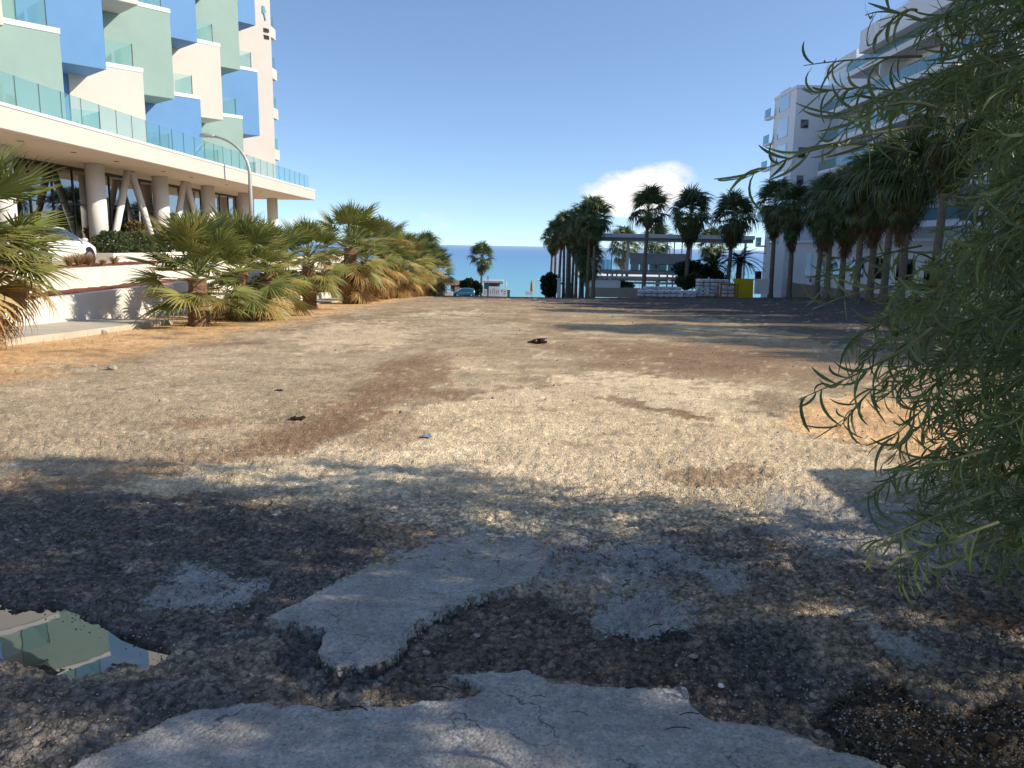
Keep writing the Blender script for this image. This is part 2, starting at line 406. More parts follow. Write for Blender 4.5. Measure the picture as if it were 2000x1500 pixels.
def build_ground():
    ui = np.linspace(-.98, .98, 600)
    uo = .98 * np.geomspace(1.02, 60, 46)
    U = np.r_[-uo[::-1], ui, uo]
    near = 1 / np.linspace(1 / 1.35, 1 / 60, 430)
    far = np.geomspace(4, 170, 170)
    D = np.unique(np.round(np.r_[near, far], 4))
    keep = [D[0]]
    for d in D[1:]:
        if d - keep[-1] > .0035 * keep[-1]: keep.append(d)
    rows = np.r_[[-120, -80, -50, -30, -18, -10, -6, -3, -1, 0, .6, 1.0], keep, [185, 200, 220, 245, 270, 300, 350, 400, 800, 3000]]
    w = np.where(rows > 1.35, rows, 1.35)
    X = U[None, :] * w[:, None]; Y = np.repeat(rows[:, None], len(U), 1)
    X = X.ravel(); Y = Y.ravel(); Z = G(X, Y)
    px, py = project(np.c_[X, Y, Z])
    inf = (Y > 1.2) & (px > -700) & (px < 2700) & (py > 560)
    # ragged outlines: shift the pattern by world-space noise
    a1 = .030 * np.clip(Y, 1, 60)
    WX = X + a1 * ((fbm(X * 1.6, Y * 1.6, 3) - .5) * 2 + (fbm(X * 7, Y * 7, 9) - .5) * 1.0)
    WY = Y + a1 * ((fbm(X * 1.6 + 31, Y * 1.6, 5) - .5) * 2.4 + (fbm(X * 7 + 11, Y * 7, 13) - .5) * 1.3)
    qx, qy = project(np.c_[WX, WY, G(WX, WY)])
    n1 = fbm(X * .35, Y * .35, 21, 5); n2 = fbm(X * 1.3, Y * 1.3, 33, 5); n3 = fbm(X * 5, Y * 5, 44, 4); n4 = fbm(X * 22, Y * 22, 55, 3)
    c = np.zeros((len(X), 3)); c[:] = (.33, .26, .178)
    def lay(mask, col, s=1.0):
        m = (np.clip(mask, 0, 1) * s)[:, None]
        c[:] = c * (1 - m) + np.array(col) * m
    def poly(pts, soft, jag=True):
        out = np.zeros(len(X))
        d = seg_sd((qx if jag else px)[inf], (qy if jag else py)[inf], pts)
        d = d + soft * ((n2[inf] - .5) * 1.6 + (n3[inf] - .5) * 2.6 + (n4[inf] - .5) * 1.6)
        out[inf] = sst(d, -soft * .45, soft * .45); return out
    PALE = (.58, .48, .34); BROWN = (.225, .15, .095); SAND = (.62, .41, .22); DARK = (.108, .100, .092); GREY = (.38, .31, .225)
    lay(sst(n1, .45, .62), BROWN, .55)
    lay(sst(n2, .52, .68), PALE, .35)
    # grey gravel sweep on the left
    lay(poly([(-500, 800), (0, 745), (380, 690), (640, 625), (980, 610), (940, 660), (800, 700), (560, 790), (330, 900), (0, 930), (-500, 980)], 45), GREY, .7)
    lay(poly([(560, 640), (760, 632), (830, 650), (760, 676), (600, 690)], 18), PALE, .6)
    lay(poly([(780, 612), (930, 606), (940, 613), (800, 618)], 5), (.58, .50, .38), .7)
    # worn pale surface across the middle
    lay(poly([(150, 960), (330, 915), (500, 890), (640, 862), (680, 832), (730, 800), (850, 790), (930, 770), (1000, 760), (1110, 738), (1220, 728), (1350, 738), (1500, 768), (1470, 800), (1620, 850), (1650, 868), (1760, 890), (1850, 940), (2100, 1000), (2000, 1090), (1500, 1080), (1000, 1060), (700, 1010), (450, 980)], 22), PALE, .88)
    lay(poly([(1200, 735), (1350, 742), (1480, 770), (1420, 800), (1240, 800), (1130, 775)], 14), (.64, .54, .39), .6)
    lay(poly([(860, 728), (960, 718), (1020, 735), (960, 762), (880, 755)], 12), PALE, .6)
    lay(poly([(920, 640), (1000, 636), (1040, 655), (960, 668), (900, 660)], 8), (.45, .39, .30), .55)
    # brown earth streaks
    for pts, so, s in (
        ([(820, 690), (890, 705), (870, 740), (780, 780), (720, 830), (640, 868), (520, 895), (380, 905), (500, 850), (600, 815), (690, 765), (740, 715)], 24, .85),
        ([(690, 760), (800, 752), (860, 768), (780, 782), (700, 775)], 9, .8),
        ([(840, 765), (900, 760), (890, 775), (850, 778)], 5, .8),
        ([(640, 800), (720, 780), (760, 800), (680, 850), (560, 880), (480, 890), (560, 850)], 12, .75),
        ([(310, 835), (430, 812), (470, 818), (380, 842)], 8, .7),
        ([(1180, 680), (1400, 672), (1600, 690), (1660, 720), (1500, 735), (1330, 728), (1180, 715)], 16, .7),
        ([(1040, 668), (1200, 672), (1320, 690), (1200, 700), (1080, 690)], 9, .6),
        ([(1150, 768), (1240, 776), (1330, 806), (1380, 812), (1350, 822), (1290, 808), (1200, 786)], 5, .8),
        ([(1310, 808), (1370, 808), (1390, 818), (1340, 822)], 4, .9),
        ([(1280, 915), (1480, 915), (1520, 940), (1420, 950), (1300, 940)], 12, .75),
        ([(700, 800), (820, 800), (840, 850), (760, 880), (690, 860)], 14, .5)):
        lay(poly(pts, so), BROWN, s)
    lay(poly([(1640, 770), (1760, 780), (1900, 830), (1900, 910), (1760, 880), (1650, 850), (1500, 830), (1560, 800)], 16), SAND, .85)
    # sandy strip along the palms
    e = X + 6.4 + .6 * (n2 - .5) * 4 + np.clip((Y - 30) * .012, 0, 1.2)
    lay(sst(-e, -.5, .55) * (Y > 4) * sst(n2, .2, .4), SAND, .92)
    lay(sst(-e, -.2, .3) * sst(n3, .5, .7) * (Y > 4), (.34, .185, .095), .55)
    # dark tarmac at the far end and right, shade deepened in its colour
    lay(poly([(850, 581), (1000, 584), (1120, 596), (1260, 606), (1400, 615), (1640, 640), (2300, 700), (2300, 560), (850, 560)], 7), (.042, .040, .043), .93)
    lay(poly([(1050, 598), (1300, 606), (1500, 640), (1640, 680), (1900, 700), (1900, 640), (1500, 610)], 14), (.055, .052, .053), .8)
    # foreground: dark broken surface, gravel and earth
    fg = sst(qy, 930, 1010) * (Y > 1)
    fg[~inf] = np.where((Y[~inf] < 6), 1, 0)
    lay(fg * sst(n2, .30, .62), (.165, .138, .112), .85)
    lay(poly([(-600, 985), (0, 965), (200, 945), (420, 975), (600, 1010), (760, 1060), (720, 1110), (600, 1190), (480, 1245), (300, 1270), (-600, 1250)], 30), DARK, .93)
    lay(poly([(330, 1110), (470, 1150), (420, 1195), (260, 1190)], 22), (.19, .18, .18), .6)
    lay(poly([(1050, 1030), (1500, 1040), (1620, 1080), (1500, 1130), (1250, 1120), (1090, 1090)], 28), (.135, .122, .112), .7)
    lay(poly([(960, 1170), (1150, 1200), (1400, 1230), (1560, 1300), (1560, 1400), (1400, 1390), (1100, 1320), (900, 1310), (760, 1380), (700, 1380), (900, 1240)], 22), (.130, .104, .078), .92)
    lay(poly([(1160, 1215), (1330, 1225), (1340, 1245), (1180, 1250)], 7), (.03, .028, .03), .8)
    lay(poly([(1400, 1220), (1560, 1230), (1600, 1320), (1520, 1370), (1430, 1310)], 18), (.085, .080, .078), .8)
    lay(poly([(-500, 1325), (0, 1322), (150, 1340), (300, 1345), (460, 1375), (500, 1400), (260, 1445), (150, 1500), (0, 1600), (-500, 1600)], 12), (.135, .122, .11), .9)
    lay(poly([(390, 1290), (470, 1280), (560, 1320), (600, 1375), (520, 1392), (420, 1350)], 12), (.235, .185, .135), .85)
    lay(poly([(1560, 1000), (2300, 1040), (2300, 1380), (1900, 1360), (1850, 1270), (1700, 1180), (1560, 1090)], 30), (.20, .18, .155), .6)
    lay(poly([(1860, 1175), (1960, 1195), (2050, 1230), (1980, 1240), (1890, 1205)], 8), (.27, .13, .065), .6)
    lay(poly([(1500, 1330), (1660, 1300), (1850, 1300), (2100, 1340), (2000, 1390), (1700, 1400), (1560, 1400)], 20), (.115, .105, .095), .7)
    slab = poly(SLAB, 3); tong = poly(TONGUE, 3.5); lip = poly(LIP, 4); litter = poly(LITTER, 10); pud = poly(PUDDLE, 7)
    pudwide = poly(PUDDLE, 34)
    lay(lip * (1 - tong), (.085, .08, .078), .95)
    fld = np.full(len(X), -2.0)
    def field(pts, scale, amp=1.0, off=0.0):
        d = seg_sd(qx[inf], qy[inf], pts)
        fld[inf] = np.maximum(fld[inf], np.clip((d + off) / scale, -2, amp))
        return d
    field(SLAB, 13)
    dt = seg_sd(qx[inf], qy[inf], TONGUE)
    up = sst(qy[inf], 1230, 1060)                       # the worn end of the tongue thins out into gravel
    fld[inf] = np.maximum(fld[inf], np.clip(dt / (12 + 75 * up), -2, 1.0 - .75 * up))
    field([(1150, 1165), (1280, 1150), (1345, 1180), (1335, 1222), (1250, 1240), (1180, 1236), (1155, 1200)], 42, .55)
    field([(1360, 1100), (1440, 1095), (1455, 1140), (1385, 1160)], 34, .5)
    field([(1620, 1182), (1690, 1192), (1760, 1240), (1860, 1285), (1790, 1298), (1738, 1280), (1700, 1230)], 36, .5)
    field([(330, 1105), (480, 1150), (430, 1200), (250, 1190)], 70, .2)
    field([(900, 1040), (1250, 1050), (1380, 1090), (1300, 1150), (1050, 1140), (900, 1100)], 80, .15)
    field([(1500, 960), (1800, 980), (1950, 1060), (1850, 1120), (1620, 1080), (1500, 1040)], 80, .25)
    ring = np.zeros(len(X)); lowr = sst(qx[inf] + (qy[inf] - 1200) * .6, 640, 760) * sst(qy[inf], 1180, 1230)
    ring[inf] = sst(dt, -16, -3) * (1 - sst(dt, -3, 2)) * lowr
    lay(ring, (.022, .018, .016), .85)  # shade along the tongue's broken edge, painted into the ground colour
    lay(litter, (.035, .024, .016), .93)
    lay(pudwide, (.06, .052, .045), .6)
    lay(pud, (.05, .043, .036), .9)
    # grain
    g = (.62 + .42 * n3 + .38 * n4) * (.86 + .28 * n2)
    fleck = sst(vnoise(X * 14, Y * 14, 91), .80, .90) * sst(n2, .35, .6)
    lay(fleck * (Y > 3.5), (.62, .54, .42), .5)
    crumb = sst(vnoise(X * 6, Y * 9, 92), .74, .86)
    lay(crumb * (Y > 4), (.15, .10, .066), .38)
    c *= g[:, None]
    c *= np.where(Y > 3, 1, 1)[:, None] * (np.array([1.04, .985, .885]) ** np.clip((Y - 3) / 4, 0, 1)[:, None])
    # relief: broken surfacing stands a few centimetres above the earth
    fade = np.clip(1.6 - Y / 9, .0, 1)
    roughness = (1 - np.maximum(slab, tong * .8)) * (1 - .55 * pud)
    z = Z + fade * (.030 * slab + .050 * tong * (1 - .8 * sst(qy, 1230, 1060)) + .016 * lip)
    z += fade * roughness * (.030 * (fbm(X * 7, Y * 7, 71) - .5) + .026 * (vnoise(X * 34, Y * 34, 72) - .5) + .015 * (vnoise(X * 75, Y * 75, 73) - .5)) * (1 + .6 * pudwide)
    z += np.clip(Y / 8, 0, 1) * np.clip(3 - Y / 30, 0, 1) * .05 * (fbm(X * .8, Y * .8, 81) - .5)
    z -= .034 * pudwide + .012 * pud
    z -= .03 * litter * fade
    nr, nc = len(rows), len(U)
    idx = np.arange(nr * nc).reshape(nr, nc)
    F = np.stack([idx[:-1, :-1], idx[:-1, 1:], idx[1:, 1:], idx[1:, :-1]], -1).reshape(-1, 4)
    me = bpy.data.meshes.new('ground')
    me.vertices.add(len(X)); me.vertices.foreach_set('co', np.c_[X, Y, z].ravel().astype('f4'))
    me.loops.add(F.size); me.loops.foreach_set('vertex_index', F.ravel().astype('i4'))
    me.polygons.add(len(F)); me.polygons.foreach_set('loop_start', np.arange(0, F.size, 4, dtype='i4'))
    me.polygons.foreach_set('use_smooth', np.ones(len(F), bool))
    me.update(calc_edges=True)
    at_ = me.color_attributes.new('Col', 'FLOAT_COLOR', 'POINT')
    wet = np.clip(litter * .85 + pudwide * .7, 0, 1)
    smooth = fld
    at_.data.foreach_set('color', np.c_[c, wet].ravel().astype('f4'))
    a3 = me.attributes.new('coarse', 'FLOAT', 'POINT'); a3.data.foreach_set('value', fg.astype('f4'))
    a2 = me.attributes.new('slabby', 'FLOAT', 'POINT'); a2.data.foreach_set('value', smooth.astype('f4'))
    m, nt, n, l, b = new_mat('worn_lot_surface')
    ca = n.new('ShaderNodeAttribute'); ca.attribute_name = 'Col'
    sa = n.new('ShaderNodeAttribute'); sa.attribute_name = 'slabby'
    tc = n.new('ShaderNodeTexCoord')
    def noise(s, d=5, r=.6):
        q = n.new('ShaderNodeTexNoise'); q.inputs['Scale'].default_value = s; q.inputs['Detail'].default_value = d; q.inputs['Roughness'].default_value = r
        l.new(tc.outputs['Object'], q.inputs['Vector']); return q.outputs[0]
    def vor(s):
        q = n.new('ShaderNodeTexVoronoi'); q.inputs['Scale'].default_value = s
        l.new(tc.outputs['Object'], q.inputs['Vector']); return q
    def mth(op, a, b2, clamp=False):
        q = n.new('ShaderNodeMath'); q.operation = op; q.use_clamp = clamp
        for k, v in enumerate((a, b2)):
            if isinstance(v, (int, float)): q.inputs[k].default_value = v
            else: l.new(v, q.inputs[k])
        return q.outputs[0]
    def rng(v, a, b2, c0, d0):
        q = n.new('ShaderNodeMapRange'); l.new(v, q.inputs[0])
        for k, t in enumerate((a, b2, c0, d0)): q.inputs[k + 1].default_value = t
        return q.outputs[0]
    v1 = vor(85); v2 = vor(34)
    hue = n.new('ShaderNodeSeparateColor'); l.new(v1.outputs['Color'], hue.inputs[0])
    hue2 = n.new('ShaderNodeSeparateColor'); l.new(v2.outputs['Color'], hue2.inputs[0])
    stone = rng(hue.outputs[0], 0, 1, .74, 1.26)
    pale_stone = rng(hue2.outputs[1], .93, .99, 1.0, 1.55)
    dark_pit = rng(noise(120, 3), .28, .42, .45, 1.0)
    nmid = rng(noise(14, 6, .7), .3, .7, .78, 1.2)
    nfar = rng(noise(1.1, 6, .7), .32, .68, .85, 1.14)
    f = mth('MULTIPLY', mth('MULTIPLY', stone, nmid), mth('MULTIPLY', nfar, dark_pit))
    f = mth('MULTIPLY', mth('MULTIPLY', f, pale_stone), 1.24)
    # pebbles: tone differs from stone to stone, gaps darkened in place of relief shading
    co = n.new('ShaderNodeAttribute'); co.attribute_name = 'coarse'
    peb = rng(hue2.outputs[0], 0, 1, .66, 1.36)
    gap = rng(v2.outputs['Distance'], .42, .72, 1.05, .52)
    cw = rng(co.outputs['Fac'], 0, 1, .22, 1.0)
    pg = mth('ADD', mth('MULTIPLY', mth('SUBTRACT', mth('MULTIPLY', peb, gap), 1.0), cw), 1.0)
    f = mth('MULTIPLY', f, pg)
    sc_ = n.new('ShaderNodeVectorMath'); sc_.operation = 'SCALE'
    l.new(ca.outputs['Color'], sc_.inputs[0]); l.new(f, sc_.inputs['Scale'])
    # cement-grey worn surfacing that crumbles into the gravel along its rim
    edge = mth('ADD', sa.outputs['Fac'], mth('MULTIPLY', mth('SUBTRACT', noise(11, 7, .74), .5), 3.1))
    edge = mth('ADD', edge, mth('MULTIPLY', mth('SUBTRACT', hue2.outputs[2], .5), .55))
    edge = mth('ADD', edge, mth('MULTIPLY', mth('SUBTRACT', hue.outputs[2], .5), .5))
    pm = rng(edge, -.06, .14, 0, 1)
    pits = mth('MULTIPLY', rng(noise(95, 3, .6), .30, .44, .42, 1.0), rng(hue.outputs[1], 0, 1, .80, 1.14))
    mott = mth('MULTIPLY', rng(noise(4, 6, .72), .3, .7, .66, 1.2), rng(noise(38, 4, .65), .3, .7, .86, 1.12))
    ve = n.new('ShaderNodeTexVoronoi'); ve.feature = 'DISTANCE_TO_EDGE'; ve.inputs['Scale'].default_value = 1.7
    wv = n.new('ShaderNodeVectorMath'); wv.operation = 'ADD'
    wn2 = n.new('ShaderNodeTexNoise'); wn2.inputs['Scale'].default_value = 5; wn2.inputs['Detail'].default_value = 5
    l.new(tc.outputs['Object'], wn2.inputs['Vector']); ws = n.new('ShaderNodeVectorMath'); ws.operation = 'SCALE'; ws.inputs['Scale'].default_value = .35
    l.new(wn2.outputs['Color'], ws.inputs[0]); l.new(tc.outputs['Object'], wv.inputs[0]); l.new(ws.outputs[0], wv.inputs[1]); l.new(wv.outputs[0], ve.inputs['Vector'])
    crack = mth('MAXIMUM', rng(ve.outputs['Distance'], .002, .009, .35, 1.0), rng(noise(2.3, 2), .40, .46, 0, 1))
    mott = mth('MULTIPLY', mott, crack)
    ps = n.new('ShaderNodeVectorMath'); ps.operation = 'SCALE'; ps.inputs[0].default_value = (.345, .33, .31)
    l.new(mth('MULTIPLY', pits, mott), ps.inputs['Scale'])
    cm = n.new('ShaderNodeMix'); cm.data_type = 'VECTOR'
    l.new(pm, cm.inputs[0]); l.new(sc_.outputs[0], cm.inputs[4]); l.new(ps.outputs[0], cm.inputs[5])
    sc_ = cm
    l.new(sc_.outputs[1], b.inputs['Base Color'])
    b.inputs['Specular IOR Level'].default_value = .25
    l.new(rng(ca.outputs['Alpha'], 0, 1, .93, .32), b.inputs['Roughness'])
    h = mth('ADD', mth('MULTIPLY', v1.outputs['Distance'], -.9), mth('MULTIPLY', noise(45, 5, .7), 1.2))
    h = mth('ADD', h, mth('MULTIPLY', v2.outputs['Distance'], -.8))
    bp = n.new('ShaderNodeBump'); bp.inputs['Distance'].default_value = .011
    l.new(rng(pm, 0, 1, 1.0, .45), bp.inputs['Strength'])
    l.new(h, bp.inputs['Height']); l.new(bp.outputs[0], b.inputs['Normal'])
    me.materials.append(m)
    o = bpy.data.objects.new('ground', me); COL.objects.link(o)
    tag(o, 'worn gravel and broken asphalt lot sloping down to the sea', kind='structure')
build_ground()

def to_ground(px, py, dz=0.0):
    d = ray(px, py); lo, hi = .3, 170.
    for _ in range(60):
        m = (lo + hi) / 2
        if EYE + d[2] * m > Gs(d[0] * m, m): lo = m
        else: hi = m
    return Vector((d[0] * lo, lo, Gs(d[0] * lo, lo) + dz))

# puddle water
def build_puddle():
    m, nt, n, l, b = new_mat('puddle_water')
    b.inputs['Base Color'].default_value = (.045, .038, .028, 1)
    b.inputs['Roughness'].default_value = .015
    b.inputs['IOR'].default_value = 2.05
    no = n.new('ShaderNodeTexNoise'); no.inputs['Scale'].default_value = 6
    tc = n.new('ShaderNodeTexCoord'); l.new(tc.outputs['Object'], no.inputs['Vector'])
    bp = n.new('ShaderNodeBump'); bp.inputs['Strength'].default_value = .012; bp.inputs['Distance'].default_value = .02
    l.new(no.outputs[0], bp.inputs['Height']); l.new(bp.outputs[0], b.inputs['Normal'])
    pts = [to_ground(x, y) for x, y in PUDDLE]
    c = sum(pts, Vector()) / len(pts)
    mb = MB()
    ring = [(c.x + (p.x - c.x) * 1.22, c.y + (p.y - c.y) * 1.4, c.z - .019) for p in pts]
    mb.add(ring, [tuple(range(len(ring)))])
    o = mb.build('puddle', m); o['kind'] = 'structure'
    tag(o, 'still rain puddle reflecting the coloured hotel')
build_puddle()

# sea
def build_sea():
    m, nt, n, l, b = new_mat('sea_water')
    tc = n.new('ShaderNodeTexCoord'); sp = n.new('ShaderNodeSeparateXYZ'); l.new(tc.outputs['Object'], sp.inputs[0])
    lg = n.new('ShaderNodeMath'); lg.operation = 'LOGARITHM'; l.new(sp.outputs[1], lg.inputs[0]); lg.inputs[1].default_value = 10
    no = n.new('ShaderNodeTexNoise'); no.inputs['Scale'].default_value = 1.0; no.inputs['Detail'].default_value = 4
    mp = n.new('ShaderNodeMapping'); mp.inputs['Scale'].default_value = (.0012, .012, 1)
    l.new(tc.outputs['Object'], mp.inputs[0]); l.new(mp.outputs[0], no.inputs['Vector'])
    wb = n.new('ShaderNodeMath'); wb.operation = 'MULTIPLY_ADD'; wb.inputs[1].default_value = .22
    l.new(no.outputs[0], wb.inputs[0]); l.new(lg.outputs[0], wb.inputs[2])
    mr = n.new('ShaderNodeMapRange'); mr.inputs[1].default_value = 2.55; mr.inputs[2].default_value = 4.2
    l.new(wb.outputs[0], mr.inputs[0])
    cr = n.new('ShaderNodeValToRGB'); e = cr.color_ramp.elements
    e[0].position = 0; e[0].color = (.21, .47, .51, 1)
    e[1].position = 1; e[1].color = (.30, .42, .58, 1)
    for p, c in ((.12, (.17, .43, .52, 1)), (.28, (.14, .35, .52, 1)), (.48, (.13, .28, .50, 1)), (.7, (.17, .31, .52, 1))):
        q = e.new(p); q.color = c
    l.new(mr.outputs[0], cr.inputs[0]); l.new(cr.outputs[0], b.inputs['Base Color'])
    b.inputs['Roughness'].default_value = .32
    b.inputs['IOR'].default_value = 1.22
    wv = n.new('ShaderNodeTexNoise'); wv.inputs['Scale'].default_value = .35; wv.inputs['Detail'].default_value = 6
    l.new(tc.outputs['Object'], wv.inputs['Vector'])
    bp = n.new('ShaderNodeBump'); bp.inputs['Strength'].default_value = .6; bp.inputs['Distance'].default_value = .4
    l.new(wv.outputs[0], bp.inputs['Height']); l.new(bp.outputs[0], b.inputs['Normal'])
    mb = MB(); zz = -20.0
    ys = [205, 400, 1000, 4000, 15000, 60000]
    vs = []
    for y in ys: vs += [(-45000, y, zz), (45000, y, zz)]
    mb.add(vs, [(2 * i, 2 * i + 1, 2 * i + 3, 2 * i + 2) for i in range(len(ys) - 1)])
    o = mb.build('sea', m); o['kind'] = 'structure'
    tag(o, 'calm turquoise and blue sea out to the horizon')
build_sea()

# ------------------------------------------------------------------ left side: pavement, walls, hotel terrace
TZ = .58
def strip(name, mat, x0, x1, ys, zf, th=.5, kind='structure', label=None):
    mb = MB()
    for a, b_ in zip(ys[:-1], ys[1:]):
        z0, z1 = zf(a), zf(b_)
        vs = [(x0, a, z0 - th), (x1, a, z0 - th), (x1, b_, z1 - th), (x0, b_, z1 - th), (x0, a, z0), (x1, a, z0), (x1, b_, z1), (x0, b_, z1)]
        fs = [(4, 5, 6, 7), (1, 2, 6, 5), (3, 0, 4, 7)]
        if a == ys[0]: fs.append((0, 1, 5, 4))
        if b_ == ys[-1]: fs.append((2, 3, 7, 6))
        mb.add(vs, fs)
    o = mb.build(name, mat)
    if kind: o['kind'] = kind
    if label: o['label'] = label
    return o
pz = lambda y: Gs(-9, y) + .13
strip('pavement', 'concrete', -11.2, -9.15, [3, 8, 12, 16, 20.6], pz, label='pale concrete pavement beside the lower white wall')
strip('pavement', 'concrete', -11.2, -9.3, [25.5, 30, 35, 40, 50, 60, 70, 80], lambda y: Gs(-9, y) + .06, label='pale pavement strip running behind the fan palms')
strip('hotel_terrace', 'tilefloor', -60, -13.35, [2, 62], lambda y: TZ, 4, label='raised terrace in front of the hotel')
def wall(name, x0, x1, y0, y1, zt0, zt1, zb, label):
    mb = MB()
    vs = [(x0, y0, zb), (x1, y0, zb), (x1, y1, zb), (x0, y1, zb), (x0, y0, zt0), (x1, y0, zt0), (x1, y1, zt1), (x0, y1, zt1)]
    mb.add(vs, [(0, 3, 2, 1), (4, 5, 6, 7), (0, 1, 5, 4), (1, 2, 6, 5), (2, 3, 7, 6), (3, 0, 4, 7)])
    o = mb.build(name, 'wallwhite'); return tag(o, label, 'wall')
wall('retaining_wall', -11.35, -11.1, 2, 30, .12, .22, -2.2, 'lower white rendered retaining wall with palm shadows')
wall('retaining_wall', -13.3, -13.0, 2.02, 62, .70, .74, -6, 'upper white rendered retaining wall below the parked white car')
wall('retaining_wall', -11.36, -11.09, 30.01, 56, -.95, -1.55, -4.5, 'low sloping white wall behind the fan palms further down')
def gravel_bed(name, x0, x1, y0, y1, z, label, amp=.05):
    ny, nx = int((y1 - y0) / .18), max(3, int((x1 - x0) / .18))
    ys = np.linspace(y0, y1, ny); xs = np.linspace(x0, x1, nx)
    XX, YY = np.meshgrid(xs, ys); ZZ = z + amp * (vnoise(XX * 5, YY * 5, 5) - .3) + amp * .6 * (vnoise(XX * 13, YY * 13, 6) - .5)
    V = np.c_[XX.ravel(), YY.ravel(), ZZ.ravel()]
    F = [(j * nx + i, j * nx + i + 1, (j + 1) * nx + i + 1, (j + 1) * nx + i) for j in range(ny - 1) for i in range(nx - 1)]
    mb = MB(); mb.add(V.tolist(), F)
    o = mb.build(name, 'redgravel'); tag(o, label, kind='stuff'); return o
gravel_bed('red_gravel', -13.02, -11.3, 4, 31, .10, 'red gravel bed between the two white walls', .06)
gravel_bed('red_gravel', -14.6, -13.25, 4, 60, .70, 'red gravel strip along the terrace edge in front of the car', .10)
def low_planter():
    a = at(208, 497, 31.5); b_ = at(300, 497, 34)
    mb = MB().box(-17.9, -16.6, 32.2, 39.5, TZ, TZ + .42)
    o = mb.build('planter_wall', 'wallwhite'); tag(o, 'low white planter wall holding the clipped hedges', 'planter')
low_planter()

